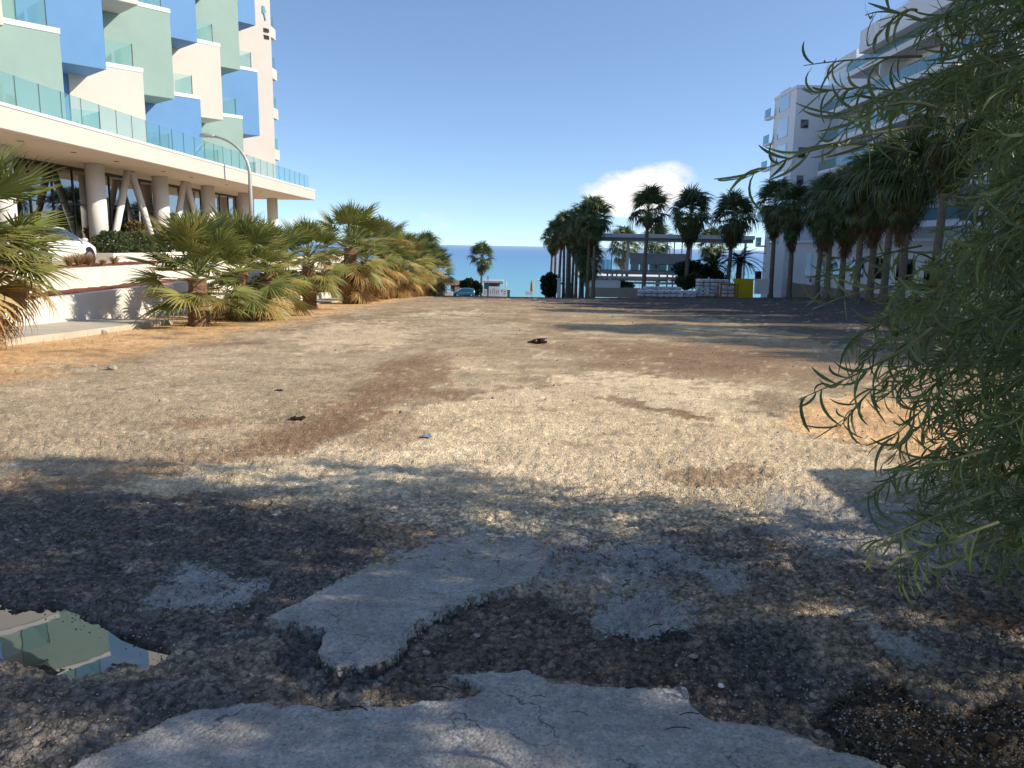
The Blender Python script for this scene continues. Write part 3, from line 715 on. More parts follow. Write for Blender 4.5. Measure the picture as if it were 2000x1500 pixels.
# ------------------------------------------------------------------ hotel
def build_hotel():
    H = thing('hotel_building', (-20, 35, TZ), 'tall hotel with sawtooth blue, green and white balconies over a deep white canopy', 'building')
    zb, zt = EYE + 3.2, EYE + 3.98
    XC = -15.5
    # canopy
    mb = MB().box(-34, XC, 10, 61, zb + .02, zt - .10)
    mb.build('canopy', 'plaster', H)
    MB().box(-33.9, XC - .03, 10.03, 60.97, zb, zb + .018).build('soffit', 'soffit', H)
    MB().box(-34, XC + .03, 9.97, 61.03, zt - .098, zt).build('canopy_edge', 'slab', H)
    # spot lights recessed under the canopy
    for k, y in enumerate((27, 30.2, 33.4, 37.8, 41, 46, 52)):
        MB().tube([(XC - 1.3, y, zb - .012), (XC - 1.3, y, zb - .001)], .11, 12).build('ceiling_spotlight', 'frame', H)
    # glass balustrade along the canopy, pane by pane
    y = 14.0; w = 1.24
    pane = MB().box(-.012, .012, 0, w - .03, 0, .95).mesh('glass_pane', 'railglass')
    post = MB().box(-.02, .02, -.012, .012, 0, .96).mesh('balustrade_post', 'frame')
    while y < 59.6:
        for nm, me in (('glass_pane', pane),):
            o = bpy.data.objects.new(nm, me); COL.objects.link(o); o.parent = H
            o.location = Vector((XC - .16, y, zt)) - wloc(H)
        o = bpy.data.objects.new('balustrade_post', post); COL.objects.link(o); o.parent = H
        o.location = Vector((XC - .16, y - .015, zt)) - wloc(H)
        o.scale = (.35, .8, 1)
        y += w
    # columns and struts
    XK = -18.4
    cols = [28.3, 34.6, 40.9, 47.2, 53.5, 59.6]
    for yc in cols:
        MB().tube([(XK, yc, TZ - .1), (XK, yc, zb - .01)], .39, 28).build('column', 'slab', H)
    for y0 in (34.6, 40.9):
        ap = Vector((XK, y0 + 3.15, zb - .02))
        for s in (-1, 1):
            ft = Vector((XK, y0 + 3.15 + s * 2.45, TZ - .05))
            MB().tube([ft, Vector((XK, y0 + 3.15 + s * .18, zb - .02))], .165, 16).build('strut', 'slab', H)
    # ground-floor glazing
    XG = -20.3
    MB().box(-34, -26, 20.0, 60.5, TZ, zb - .02).build('lobby_back_wall', 'brownwall', H)
    MB().box(-25.9, -20.5, 30.2, 30.6, TZ, zb - .02).build('lobby_side_wall', 'plaster', H)
    MB().box(XG - .15, XG + .25, 57.2, 60.4, TZ, zb - .015).build('ground_floor_pier', 'plaster', H)
    MB().box(XG - .06, XG + .06, 20, 57.2, zb - .14, zb - .012).build('window_head', 'frame', H)
    MB().box(XG - .06, XG + .06, 20, 57.2, TZ, TZ + .08).build('window_sill', 'frame', H)
    ys = [20, 23, 26, 28.6] + list(np.arange(31.3, 57.3, 1.62)) + [57.15]
    for a, b_ in zip(ys[:-1], ys[1:]):
        MB().box(XG - .05, XG + .05, a - .045, a + .045, TZ + .08, zb - .14).build('mullion', 'frame', H)
        if a > 31: MB().box(XG - .04, XG + .04, a + .045, b_ - .045, TZ + 2.52, TZ + 2.58).build('transom', 'frame', H)
        MB().box(XG - .012, XG + .012, a + .046, b_ - .046, TZ + .081, zb - .141).build('window_pane', 'winglass', H)
    MB().box(-25.9, -20.4, 30.7, 57, zb - .5, zb - .3).build('lobby_ceiling', 'soffit', H)
    # tower
    d = Vector((.68, .733)); nn = Vector((.733, -.68))
    colours = ['plaster', 'plaster_green', 'plaster_blue']
    def tip(i): return Vector((-18.0, 28.6 + 3.43 * i))
    FH = 3.63
    top = EYE + 3.65 + 2 * FH * 4 + 4.4
    MB().box(-36, -24.5, 6, 62.5, zt, top).build('tower_core', 'plaster', H)
    for i in range(-6, 10):
        t = tip(i); mat = colours[i % 3]
        q0 = t - nn * 2.40 - d * .02; q1 = q0 - d * 3.3
        q2 = q1 - nn * 4.5; q3 = q0 - nn * 4.5
        if i < 9:
            MB().prism([q0[:], q1[:], q2[:], q3[:]], zt - .05, top - .02 - .003 * (i % 3)).build('recessed_wall', mat, H)
        def boxpoly(w, dep, grow=0):
            p0 = t + d * grow + nn * grow; p1 = t - d * w + nn * grow
            return [p0[:], p1[:], (p1 - nn * dep)[:], (p0 - nn * dep)[:]]
        if i == 9:
            MB().prism(boxpoly(3.3, 3), zt - .04, top).build('end_wall', 'plaster_pink', H); continue
        z = EYE + (3.65 if i % 2 else .02)
        while z < top - 3:
            z0 = max(z, zt - .04); z1 = min(z + 4.42, top)
            MB().prism(boxpoly(3.3, 2.55), z0, z1 - .2).build('balcony_box', mat, H)
            MB().prism(boxpoly(3.3, 2.5, .025), z1 - .2, z1).build('balcony_slab', 'slab', H)
            if z1 < top - 2 and i > -3:
                # glass parapet on the slab, front pane and side pane, with its end post
                g0 = t - nn * .10 - d * .42; g1 = t - nn * .10 - d * 3.0
                gs = t - nn * 2.2 - d * .42
                e = nn * .012; e2 = d * .012
                MB().prism([(g0 + e)[:], (g1 + e)[:], (g1 - e)[:], (g0 - e)[:]], z1 + .001, z1 + 1.02).build('parapet_glass', 'railglass', H)
                MB().prism([(g0 - nn * .03 + e2)[:], (gs + e2)[:], (gs - e2)[:], (g0 - nn * .03 - e2)[:]], z1 + .001, z1 + 1.02).build('parapet_glass', 'railglass', H)
                MB().prism([(g0 + e * 2 + e2 * 3)[:], (g0 + e * 2 + e2)[:], (g0 - e * 2 + e2)[:], (g0 - e * 2 + e2 * 3)[:]], z1, z1 + 1.04).build('parapet_post', 'frame', H)
            z += 2 * FH
    # sea-side balconies showing past the end wall
    for k, py in enumerate((-15, 66, 146, 223, 303)):
        zc = at(549, py, 69).z; ex = .75 if k == 0 else 0
        MB().box(-30, -20.65 + ex, 62.6, 69.5, zc - .42, zc + .42).build('side_balcony', 'plaster', H)
        MB().box(-24, -20.75 + ex, 69.30, 69.33, zc + .42, zc + 1.4).build('side_balcony_glass', 'railglass', H)
        MB().box(-20.76 + ex, -20.74 + ex, 62.7, 69.2, zc + .42, zc + 1.4).build('side_balcony_glass', 'railglass', H)
    # sign on the end wall
    tt = tip(9)
    def on_wall(px, py):
        r = ray(px, py); n3 = Vector((nn.x, nn.y, 0)); o3 = Vector((tt.x, tt.y, 0)) + n3 * .03
        den = n3.x * r[0] + n3.y * r[1]
        s = (n3.x * o3.x + n3.y * o3.y) / den
        return Vector((r[0] * s, r[1] * s, EYE + r[2] * s))
    def wall_letters(txt, px, py, size, mat, name):
        cu = bpy.data.curves.new(name, 'FONT'); cu.body = txt; cu.size = size; cu.extrude = .03
        o = bpy.data.objects.new(name, cu); COL.objects.link(o)
        p = on_wall(px, py)
        dg = bpy.context.evaluated_depsgraph_get()
        me = bpy.data.meshes.new_from_object(o.evaluated_get(dg)); bpy.data.objects.remove(o)
        me.materials.clear(); me.materials.append(M[mat])
        ob = bpy.data.objects.new(name, me); COL.objects.link(ob); ob.parent = H
        ob.scale = (.42, 1, 1); ob.location = p - wloc(H); ob.rotation_euler = (R(90), 0, math.atan2(d.y, d.x))
    wall_letters('HESO', 515, 62, .40, 'ink', 'sign_letters')
    wall_letters('TION', 515.5, 75.5, .40, 'ink', 'sign_letters')
    q = [on_wall(*p) for p in ((512, 11), (516, 12), (519.5, 24), (517, 26), (519.6, 40), (518, 41), (514.5, 26), (512, 25))]
    o3 = Vector((nn.x, nn.y, 0)) * .03
    mb = MB(); mb.add([p for p in q] + [p + o3 for p in q], [tuple(range(8))[::-1], tuple(range(8, 16))] + [(i, (i + 1) % 8, 8 + (i + 1) % 8, 8 + i) for i in range(8)])
    mb.build('sign_emblem', 'teal', H)
    return H
build_hotel()

# ------------------------------------------------------------------ palms
def frond_mesh(name, mat, seed, pet=.85, Rb=.8, nseg=26, spread=205, droop=.25, fold=.12, cup=.12, arch=.1, split=.42):
    rnd = random.Random(seed)
    V = []; F = []; MI = []
    # stalk
    k = 5; n0 = 4
    for i in range(n0):
        t = i / (n0 - 1); r = .024 * (1 - .55 * t)
        for j in range(k):
            a = 2 * math.pi * j / k
            V.append((t * pet, math.cos(a) * r, math.sin(a) * r * .7 + arch * math.sin(t * math.pi * .5) * pet * .4))
    zt = arch * pet * .4
    for i in range(n0 - 1):
        for j in range(k):
            F.append((i * k + j, i * k + (j + 1) % k, (i + 1) * k + (j + 1) % k, (i + 1) * k + j)); MI.append(1)
    dth = R(spread) / nseg
    for s in range(nseg):
        th = -R(spread) / 2 + dth * (s + .5)
        L = Rb * (.72 + .28 * math.cos(th * .75)) * rnd.uniform(.86, 1.08)
        dr = droop * rnd.uniform(.6, 1.6); sw = rnd.uniform(-.06, .06)
        ct, st = math.cos(th), math.sin(th)
        b0 = len(V); rs = (.06, .24, split, .66, .85, 1.0)
        for f in rs:
            r = f * L
            hw = min(r * math.tan(dth / 2) * 1.02, split * L * math.tan(dth / 2) * 1.02)
            if f > split: hw *= max(0.04, 1 - ((f - split) / (1 - split)) ** 1.4)
            q = max(0, (f - split * .7) / (1 - split * .7))
            zz = zt + cup * r * abs(math.sin(th)) * 1.2 - dr * q * q * L
            bend = sw * q * L
            shrink = 1 - .35 * dr * q * q
            cx, cy = pet + ct * r * shrink - st * bend, st * r * shrink + ct * bend
            V.append((cx + st * hw, cy - ct * hw, zz - fold * hw))
            V.append((cx, cy, zz + fold * hw * 1.4))
            V.append((cx - st * hw, cy + ct * hw, zz - fold * hw))
        for i in range(len(rs) - 1):
            a = b0 + 3 * i
            F.append((a, a + 1, a + 4, a + 3)); MI.append(0)
            F.append((a + 1, a + 2, a + 5, a + 4)); MI.append(0)
    me = bpy.data.meshes.new(name); me.from_pydata(V, [], F)
    me.materials.append(M[mat]); me.materials.append(M['stem'] if 'dry' not in mat and 'skirt' not in mat else M[mat])
    me.polygons.foreach_set('material_index', MI)
    me.polygons.foreach_set('use_smooth', [m == 1 for m in MI])
    me.update(); return me
FR = {
    'green': [frond_mesh('fan_frond', 'frond_green', 10 + k, nseg=23, droop=.03 + .045 * k, spread=180 + 12 * k, cup=.05 + .08 * (k % 3), fold=.22) for k in range(5)],
    'mid': [frond_mesh('fan_frond', 'frond_mid', 30 + k, nseg=23, droop=.08 + .09 * k, spread=190, cup=.05, fold=.22) for k in range(3)],
    'yellow': [frond_mesh('fan_frond', 'frond_yellow', 40 + k, nseg=22, droop=.14 + .13 * k, spread=165, cup=.05, fold=.25) for k in range(3)],
    'dry': [frond_mesh('dry_frond', 'frond_dry', 50 + k, pet=.7, droop=.25 + .2 * k, spread=95, nseg=18, fold=.5, cup=.25) for k in range(4)],
    'dark': [frond_mesh('fan_frond', 'frond_dark', 60 + k, pet=.8, Rb=1.0, nseg=20, droop=.30 + .15 * k, spread=185, cup=.04, split=.5) for k in range(4)],
    'skirt': [frond_mesh('dead_frond', 'frond_skirt', 70 + k, pet=.7, Rb=.9, droop=.2 + .2 * k, spread=80, nseg=16, fold=.5, cup=.2) for k in range(3)],
}
def add_frond(parent, kind, loc, az, el, roll, sc, rnd, name=None):
    me = rnd.choice(FR[kind])
    o = bpy.data.objects.new(name or me.name.split('.')[0], me); COL.objects.link(o)
    o.parent = parent; o.location = loc
    o.rotation_euler = (roll, -el, az); o.scale = (sc, sc, sc)
    return o
def bark_trunk(parent, h, r0, r1, seed, mat='bark', scales=True, lean=(0, 0), k=14, step=.05, rough=.09):
    rnd = random.Random(seed); n = max(6, int(h / step)); V = []; F = []
    for i in range(n + 1):
        t = i / n
        r = r0 + (r1 - r0) * t
        if t < .12: r *= 1 + .25 * (1 - t / .12) ** 2
        for j in range(k):
            a = 2 * math.pi * (j + .5 * (i % 2)) / k
            q = r * (1 + (rough * ((i + j * 3 + (j * i) % 2) % 3 == 0) + rnd.uniform(-.05, .05) if scales else rnd.uniform(-.03, .03) + .03 * (i % 3 == 0)))
            V.append((lean[0] * t * t + q * math.cos(a), lean[1] * t * t + q * math.sin(a), h * t + (rnd.uniform(-.02, .02) if 0 < i < n else 0) - (.15 if i == 0 else 0)))
    for i in range(n):
        for j in range(k):
            F.append((i * k + j, i * k + (j + 1) % k, (i + 1) * k + (j + 1) % k, (i + 1) * k + j))
    F.append(tuple(range(n * k, (n + 1) * k)))
    mb = MB(); mb.add(V, F, not scales)
    return mb.build('trunk', mat, parent, local=True)
def short_palm(base, total, seed, label, n=46, sc=1.0, rt=.25, dry=.25, group='squat fan palms along the pavement', hang=True, emin=-66, extra=0):
    rnd = random.Random(seed)
    P = thing('fan_palm', base, label, 'palm tree', group)
    reach = 1.45 * sc
    ht = max(.55, total - reach * 1.02)
    bark_trunk(P, ht, rt * 1.05, rt * .8, seed)
    for i in range(n):
        t = (i + .5) / n
        el = R(86 - (86 - emin) * t ** .92 + rnd.uniform(-9, 9))
        az = i * 2.39996 + rnd.uniform(-.3, .3)
        e = math.degrees(el)
        if dry > .46 and -12 < e < 30: kind = rnd.choice(['green', 'mid', 'mid', 'yellow'])
        elif e > 4: kind = 'green' if rnd.random() > .13 else 'mid'
        elif e > -22: kind = rnd.choice(['green', 'green', 'mid', 'mid', 'yellow' if dry > .2 else 'green'])
        elif e > -44: kind = rnd.choice(['green', 'mid', 'yellow', 'dry'] if dry < .3 else ['mid', 'yellow', 'yellow', 'dry'])
        else: kind = rnd.choice(['mid', 'dry', 'yellow'] if dry < .3 else ['yellow', 'dry', 'dry'])
        up = .32 * max(0, math.sin(el))
        s = sc * rnd.uniform(.86, 1.1) * (.82 if e > 62 else 1)
        add_frond(P, kind, (0, 0, ht - .12 + up * sc + (.05 if e > 0 else -.18 * t * sc)), az, el, rnd.uniform(-.5, .5), s, rnd)
    if extra:
        for i in range(extra):
            el = rnd.uniform(-34, 22)
            add_frond(P, rnd.choice(['green', 'green', 'mid', 'mid', 'yellow']), (0, 0, ht * rnd.uniform(.72, 1.05)), rnd.uniform(0, 6.28), R(el), rnd.uniform(-.6, .6), sc * rnd.uniform(.85, 1.1), rnd)
    if hang:
        m = int(10 + 34 * dry)
        for i in range(m):
            zz = ht * rnd.uniform(.45, .95)
            kind = 'dry' if rnd.random() < .7 else 'yellow'
            add_frond(P, kind, (0, 0, zz), rnd.uniform(0, 6.28), R(rnd.uniform(-80, -48)), rnd.uniform(-.6, .6), sc * min(1, zz / 1.25) * rnd.uniform(.8, 1.0), rnd)
    return P
def tall_palm(base, total, seed, label, group, sc=1.15, skirt=14, n=30, rt=.2, lean=None, drop=1.0):
    rnd = random.Random(seed)
    P = thing('tall_fan_palm', base, label, 'palm tree', group)
    ht = total - 1.75 * sc
    lean = lean or (rnd.uniform(-.25, .25), rnd.uniform(-.3, .3))
    bark_trunk(P, ht, rt * 1.25, rt * .8, seed, 'barkgrey', False, lean, 10, .3)
    for i in range(n):
        t = (i + .5) / n
        el = R(88 - 126 * t ** 1.12 + rnd.uniform(-12, 12))
        add_frond(P, 'dark', (lean[0], lean[1], ht - .05 + .25 * max(0, math.sin(el))), i * 2.39996 + rnd.uniform(-.25, .25), el, rnd.uniform(-.4, .4), sc * rnd.uniform(.8, 1.18), rnd)
    for i in range(skirt):
        t = i / max(1, skirt - 1)
        kind = 'skirt' if t > .62 or rnd.random() < .25 else 'dark'
        add_frond(P, kind, (lean[0], lean[1], ht - .1 - t * drop * sc), i * 2.39996 + rnd.uniform(-.3, .3), R(-44 - 40 * t + rnd.uniform(-6, 6)), rnd.uniform(-.5, .5), sc * rnd.uniform(.75, .95), rnd)
    return P
LROW = [(-62, 12.6, 3.55, 1.14, .30, .45), (390, 20.0, 2.9, 1.14, .265, .12), (475, 23.2, 3.2, 1.2, .25, .28), (524, 25.4, 3.05, 1.14, .25, .35),
        (605, 30.5, 3.5, 1.12, .27, .30), (686, 38.0, 4.8, 1.42, .36, .30), (716, 42.5, 4.3, 1.4, .32, .55), (748, 48.0, 4.9, 1.5, .3, .5), (770, 52.5, 4.3, 1.45, .3, .6),
        (789, 57, 4.8, 1.5, .3, .75), (806, 62, 4.5, 1.5, .3, .75), (822, 68, 4.9, 1.55, .3, .6), (838, 75, 4.8, 1.6, .3, .8), (850, 82, 4.9, 1.6, .3, .65)]
LLAB = ['large fan palm at the left edge nearest the camera, with drooping straw-coloured leaves', 'squat green fan palm with a stubby brown trunk at the end of the pavement slab',
        'fan palm touching the stubby-trunked one, dry leaves hanging to the ground', 'leafy low fan palm with yellow lower fronds just before the gap', 'fan palm with a bare tan trunk and orange dead fronds standing alone',
        'tall leafy fan palm with a thick trunk below the second street lamp', 'fan palm with a shaggy straw skirt just behind the thick-trunked one']
for k, (px, D, tot, sc, rt, dry) in enumerate(LROW):
    lab = LLAB[k] if k < len(LLAB) else '%s fan palm of the left row counted from the camera, shaggy dry skirt' % ord_(k)
    short_palm(gp(px, D), tot, 100 + k, lab, n=74 if k == 0 else 56 if k < 6 else 54, sc=sc, rt=rt, dry=dry, extra=30 if k == 0 else 0, hang=k not in (1, 4), emin={1: -20, 2: -48, 3: -50, 4: -44, 0: -56}.get(k, -62))

# tall palms in the row on the right (some stand outside the frame and only cast shadows)
RR = [(1504, 80, 12.3), (1540, 74, 11.7), (1594, 70, 12.2), (1613, 64, 12.0), (1640, 60.5, 12.6), (1670, 57, 12.6), (1697, 53.5, 12.5), (1724, 50.5, 12.6), (1757, 47.5, 12.7)]
for k, (px, D, h) in enumerate(RR):
    b = gp(px, D); h = at(px, [346, 356, 345, 335, 312, 296, 276, 262, 250][k], D).z - b.z
    tall_palm(b, h, 200 + k, '%s tall fan palm of the row before the white building, counted from the yellow board' % ord_(k), 'tall palms before the white building', [1.45, 1.35, 1.5, 1.35, 1.5, 1.4, 1.5, 1.4, 1.5][k], skirt=42, n=44, drop=[1.3, 1.9, 1.5, 1.9, 2.0, 1.5, 1.8, 1.4, 1.7][k])
for k, (x, y, h) in enumerate([(23.0, 42.5, 12.4), (23.4, 37.5, 11.6), (22.9, 31.0, 12.4), (23.6, 25.5, 11.2), (22.9, 19.0, 12.6), (24.0, 15.0, 11.2), (24.4, 11.8, 11.4)]):
    tall_palm((x, y, Gs(x, y)), h, 230 + k, '%s tall palm nearer the camera in the row that shades the lot' % ord_(k), 'tall palms before the white building', 1.7, skirt=26, n=44)
# three well-spaced tall palms in front of the pergola
for k, (px, top, D, lab) in enumerate([(1256, 360, 84, 'tall palm with a round brown boss under its crown, left of three before the pergola'), (1338, 366, 85, 'middle of three tall palms before the pergola'), (1420, 372, 85, 'rightmost of three tall palms before the pergola')]):
    b = gp(px, D); h = at(px, top, D).z - b.z
    p = tall_palm(b, h, 250 + k, lab, 'palms before the pergola', 1.62, skirt=0 if k == 0 else 34, n=44 if k == 0 else 60, lean=(.15, 0))
    if k == 0:
        ht = h - 1.75 * 1.62
        mb = MB(); rs = [.17, .42, .56, .60, .5, .3]
        mb.tube([(.15, 0, ht - .35 - 1.5 + .3 * i) for i in range(6)], rs, 14)
        mb.build('dead_leaf_boss', 'frond_skirt', p, local=True)
# the clump of slender palms at the end of the lot
CL = [(1075, 437, 108), (1083, 428, 105), (1091, 420, 103), (1100, 414, 101), (1109, 412, 99), (1117, 432, 102), (1124, 420, 96), (1133, 395, 93), (1146, 380, 88), (1158, 384, 86), (1137, 445, 98), (1152, 470, 92)]
for k, (px, top, D) in enumerate(CL):
    b = gp(px, D); h = at(px, top, D).z - b.z
    tall_palm(b, h, 270 + k, '%s slender palm from the left in the clump at the lot end' % ord_(k), 'clump of slender palms at the lot end', 1.15 if k < 7 else 1.4, skirt=26, n=36, rt=.17 if k != 4 else .3)
# single palms beyond
for k, (px, top, D, lab, sc) in enumerate([(940, 471, 150, 'lone palm standing against the sea beside the beach huts', 1.35), (832, 452, 118, 'palm crown rising behind the end of the left row', 1.3),
                                       (1211, 440, 118, 'sunlit palm crown behind the left end of the pergola', 1.35), (1282, 436, 122, 'sunlit palm crown behind the pergola between the first two tall palms', 1.35), (1386, 440, 122, 'sunlit palm crown behind the right half of the pergola', 1.35)]):
    b = gp(px, D); h = at(px, top, D).z - b.z
    p = tall_palm(b, h, 300 + k, lab, None, sc * 1.3, skirt=12, n=40)

# ------------------------------------------------------------------ leaf masses
def leaf_cloud(name, parent, c, rad, n, size, mat, seed, hollow=.55, flat=False, asp=.38):
    rnd = random.Random(seed); mb = MB()
    c = Vector(c)
    for _ in range(n):
        while True:
            v = Vector((rnd.uniform(-1, 1), rnd.uniform(-1, 1), rnd.uniform(-1, 1)))
            if .01 < v.length < 1: break
        v = v.normalized() * (hollow + (1 - hollow) * rnd.random() ** .6) * (1 + .16 * math.sin(7 * v.x + seed) * math.cos(6 * v.y + v.z * 5))
        p = c + Vector((v.x * rad[0], v.y * rad[1], v.z * rad[2]))
        d = (v + Vector((rnd.uniform(-1, 1), rnd.uniform(-1, 1), rnd.uniform(-.6, 1)))).normalized()
        s = size * rnd.uniform(.6, 1.35)
        u = d.cross(Vector((rnd.uniform(-1, 1), rnd.uniform(-1, 1), rnd.uniform(-1, 1)))).normalized()
        w = d.cross(u)
        mb.add([p, p + d * s * .5 + u * s * asp + w * s * .08, p + d * s, p + d * s * .5 - u * s * asp + w * s * .08], [(0, 1, 2), (0, 2, 3)])
    o = mb.build(name, mat, parent); o['kind'] = 'stuff'
    return o
def shrub(name, c, rad, n, size, mat, seed, label, cat='shrub', group=None, stem=True):
    base = (c[0], c[1], c[2] - rad[2])
    T = thing(name, base, label, cat, group)
    leaf_cloud('foliage', T, c, rad, n, size, mat, seed)
    rnd = random.Random(seed)
    mb = MB()
    for k in range(5):
        e = Vector(c) + Vector((rnd.uniform(-.5, .5) * rad[0], rnd.uniform(-.5, .5) * rad[1], rnd.uniform(0, .5) * rad[2]))
        mb.tube([Vector(base) - Vector((0, 0, .05)), (Vector(base) + e) / 2 + Vector((0, 0, .02)), e], [.03, .022, .01], 6)
    mb.build('stems', 'twig', T)
    return T
zH = TZ + .42
shrub('hedge', (-17.2, 33.4, zH + .42), (.62, 1.15, .48), 2600, .10, 'shrub_light', 1, 'rounded clipped hedge nearest the white car on the planter', 'hedge', 'clipped hedges on the planter')
shrub('hedge', (-17.2, 35.6, zH + .42), (.62, 1.1, .47), 2400, .10, 'shrub_light', 2, 'rounded clipped hedge between the struts further along the planter', 'hedge', 'clipped hedges on the planter')
shrub('hedge', (-17.2, 38.0, zH + .40), (.6, 1.2, .45), 2200, .10, 'shrub', 3, 'dark clipped hedge at the far end of the planter', 'hedge', 'clipped hedges on the planter')
def topiary(c, r, mat, seed, label):
    T = thing('potted_bush', (c[0], c[1], TZ), label, 'bush')
    leaf_cloud('foliage', T, c, (r, r, r), 900, .12, mat, seed, .4)
    MB().tube([(c[0], c[1], TZ + .3), (c[0], c[1], c[2])], .03, 8).build('stem', 'twig', T)
    MB().tube([(c[0], c[1], TZ), (c[0], c[1], TZ + .45)], [.2, .27], 16).build('pot', 'wallwhite', T)
topiary(tuple(at(264, 450, 37.5)), .42, 'shrub_rust', 5, 'small round reddish bush standing before the lobby glass')
topiary(tuple(at(184, 455, 35.0)), .33, 'shrub_rust', 6, 'little orange bush left of the round white column')
# hedge masses behind the left row, and dark planting round the pergola and beach
shrub('oleander_bush', (-12.4, 41, -.75), (.75, 4.5, .75), 5200, .2, 'shrub', 8, 'long dark green bush showing between the fan palms above the low wall', 'bush')
shrub('oleander_bush', (-12.4, 52, -1.2), (.75, 5.0, .9), 5200, .2, 'shrub', 9, 'dark green bush further down behind the shaggy palms', 'bush')
def at_shrub(px, py, D, wpx, hpx, n, size, mat, seed, label):
    s = D / FPX
    c = at(px, py, D)
    rx, rz = wpx / 2 * s, hpx / 2 * s
    T = shrub('bush', tuple(c - Vector((0, 0, rz * .3))), (rx * .8, rx * .7, rz * .7), n // 2, size, mat, seed, label, 'bush')
    rnd = random.Random(seed)
    for k in range(5):
        q = c + Vector((rnd.uniform(-.65, .65) * rx, rnd.uniform(-.4, .4) * rx, rnd.uniform(-.2, .55) * rz))
        u = rnd.uniform(.3, .5)
        leaf_cloud('foliage', T, q, (rx * u, rx * u, rz * u * 1.1), n // 6, size, mat, seed + k + 1, .3)
    return T
at_shrub(1074, 556, 100, 36, 46, 2600, .34, 'shrub', 11, 'dense bush at the left foot of the slender palm clump')
at_shrub(914, 558, 152, 26, 36, 1500, .5, 'shrub', 12, 'dark bush between the thatched hut and the lone palm')
at_shrub(932, 562, 149, 20, 26, 1300, .45, 'shrub', 13, 'low dark bush at the foot of the lone palm')
at_shrub(1372, 535, 88, 110, 52, 5200, .32, 'shrub', 14, 'broad dark bush in front of the pergola between the tall palms')
at_shrub(1340, 548, 84, 46, 30, 2000, .26, 'shrub_light', 15, 'lighter green low bush beside the wrapped block stacks')
# feather-leaved date palm, a dark mass behind the right tall palm
def feather(rnd, L, droop):
    mb = MB(); n = 26; pts = []
    for i in range(n):
        t = i / (n - 1); pts.append(Vector((L * t * (1 - .25 * droop * t), 0, L * (.35 * t - droop * t * t))))
    mb.tube(pts[::5] + [pts[-1]], [.03] * len(pts[::5]) + [.008], 5)
    for i in range(2, n):
        for s in (-1, 1):
            p = pts[i]; l = .55 * math.sin(math.pi * min(1, .15 + .85 * i / n)) + .1
            e = p + Vector((l * .5, s * l * .75, -l * .35 + rnd.uniform(-.05, .05)))
            mb.add([p + Vector((-.03, 0, 0)), p + Vector((.03, 0, 0)), e], [(0, 1, 2)])
    return mb
def date_palm(px, D, pyc, label, seed, n=30, L=2.7):
    rnd = random.Random(seed)
    b = gp(px, D); zc = at(px, pyc, D).z - b.z
    T = thing('date_palm', b, label, 'palm tree')
    bark_trunk(T, zc, .32, .3, seed, 'bark')
    ms = [feather(rnd, L, .55 + .3 * k).mesh('feather_frond', 'shrub') for k in range(3)]
    for i in range(n):
        o = bpy.data.objects.new('feather_frond', rnd.choice(ms)); COL.objects.link(o); o.parent = T
        o.location = (0, 0, zc - .1); o.rotation_euler = (rnd.uniform(-.3, .3), -R(70 - 90 * i / n), i * 2.39996)
date_palm(1392, 87, 520, 'dark feather-leaved date palm behind the two right tall palms', 21)
date_palm(1440, 86, 512, 'drooping dark date palm beside the corner of the white building', 22)

# ornamental dry grass tufts on the red gravel
def tuft(base, h, n, seed, label, mat='drygrass', spread=.45):
    rnd = random.Random(seed)
    T = thing('grass_tuft', base, label, 'grass', 'ornamental grass tufts')
    mb = MB()
    for _ in range(n):
        a = rnd.uniform(0, 6.28); s = rnd.uniform(.1, spread) * h * 1.6; L = h * rnd.uniform(.7, 1.1)
        d = Vector((math.cos(a), math.sin(a), 0)); w = Vector((-d.y, d.x, 0)) * .007
        b = Vector(base) + d * rnd.uniform(0, .06)
        m = b + d * s * .35 + Vector((0, 0, L * .7)); e = b + d * s + Vector((0, 0, L * rnd.uniform(.75, 1)))
        mb.add([b - w, b + w, m + w, m - w, e], [(0, 1, 2, 3), (3, 2, 4)])
    o = mb.build('blades', mat, T); o['kind'] = 'stuff'
for k, (px, D, h, lab) in enumerate([(158, 24.3, .5, 'tan grass tuft on the gravel under the car door'), (178, 24.9, .45, 'tan grass tuft between car door and front wheel'), (228, 26.2, .34, 'tan grass tuft on the gravel right of the front wheel'), (205, 25.6, .22, 'small low grass tuft below the front wheel'), (140, 23.8, .40, 'leftmost tan grass tuft below the white car')]):
    X = -13.75
    tuft((X, -X * 1500 / (1000 - px), .72), h, 150, 60 + k, lab, spread=.95)

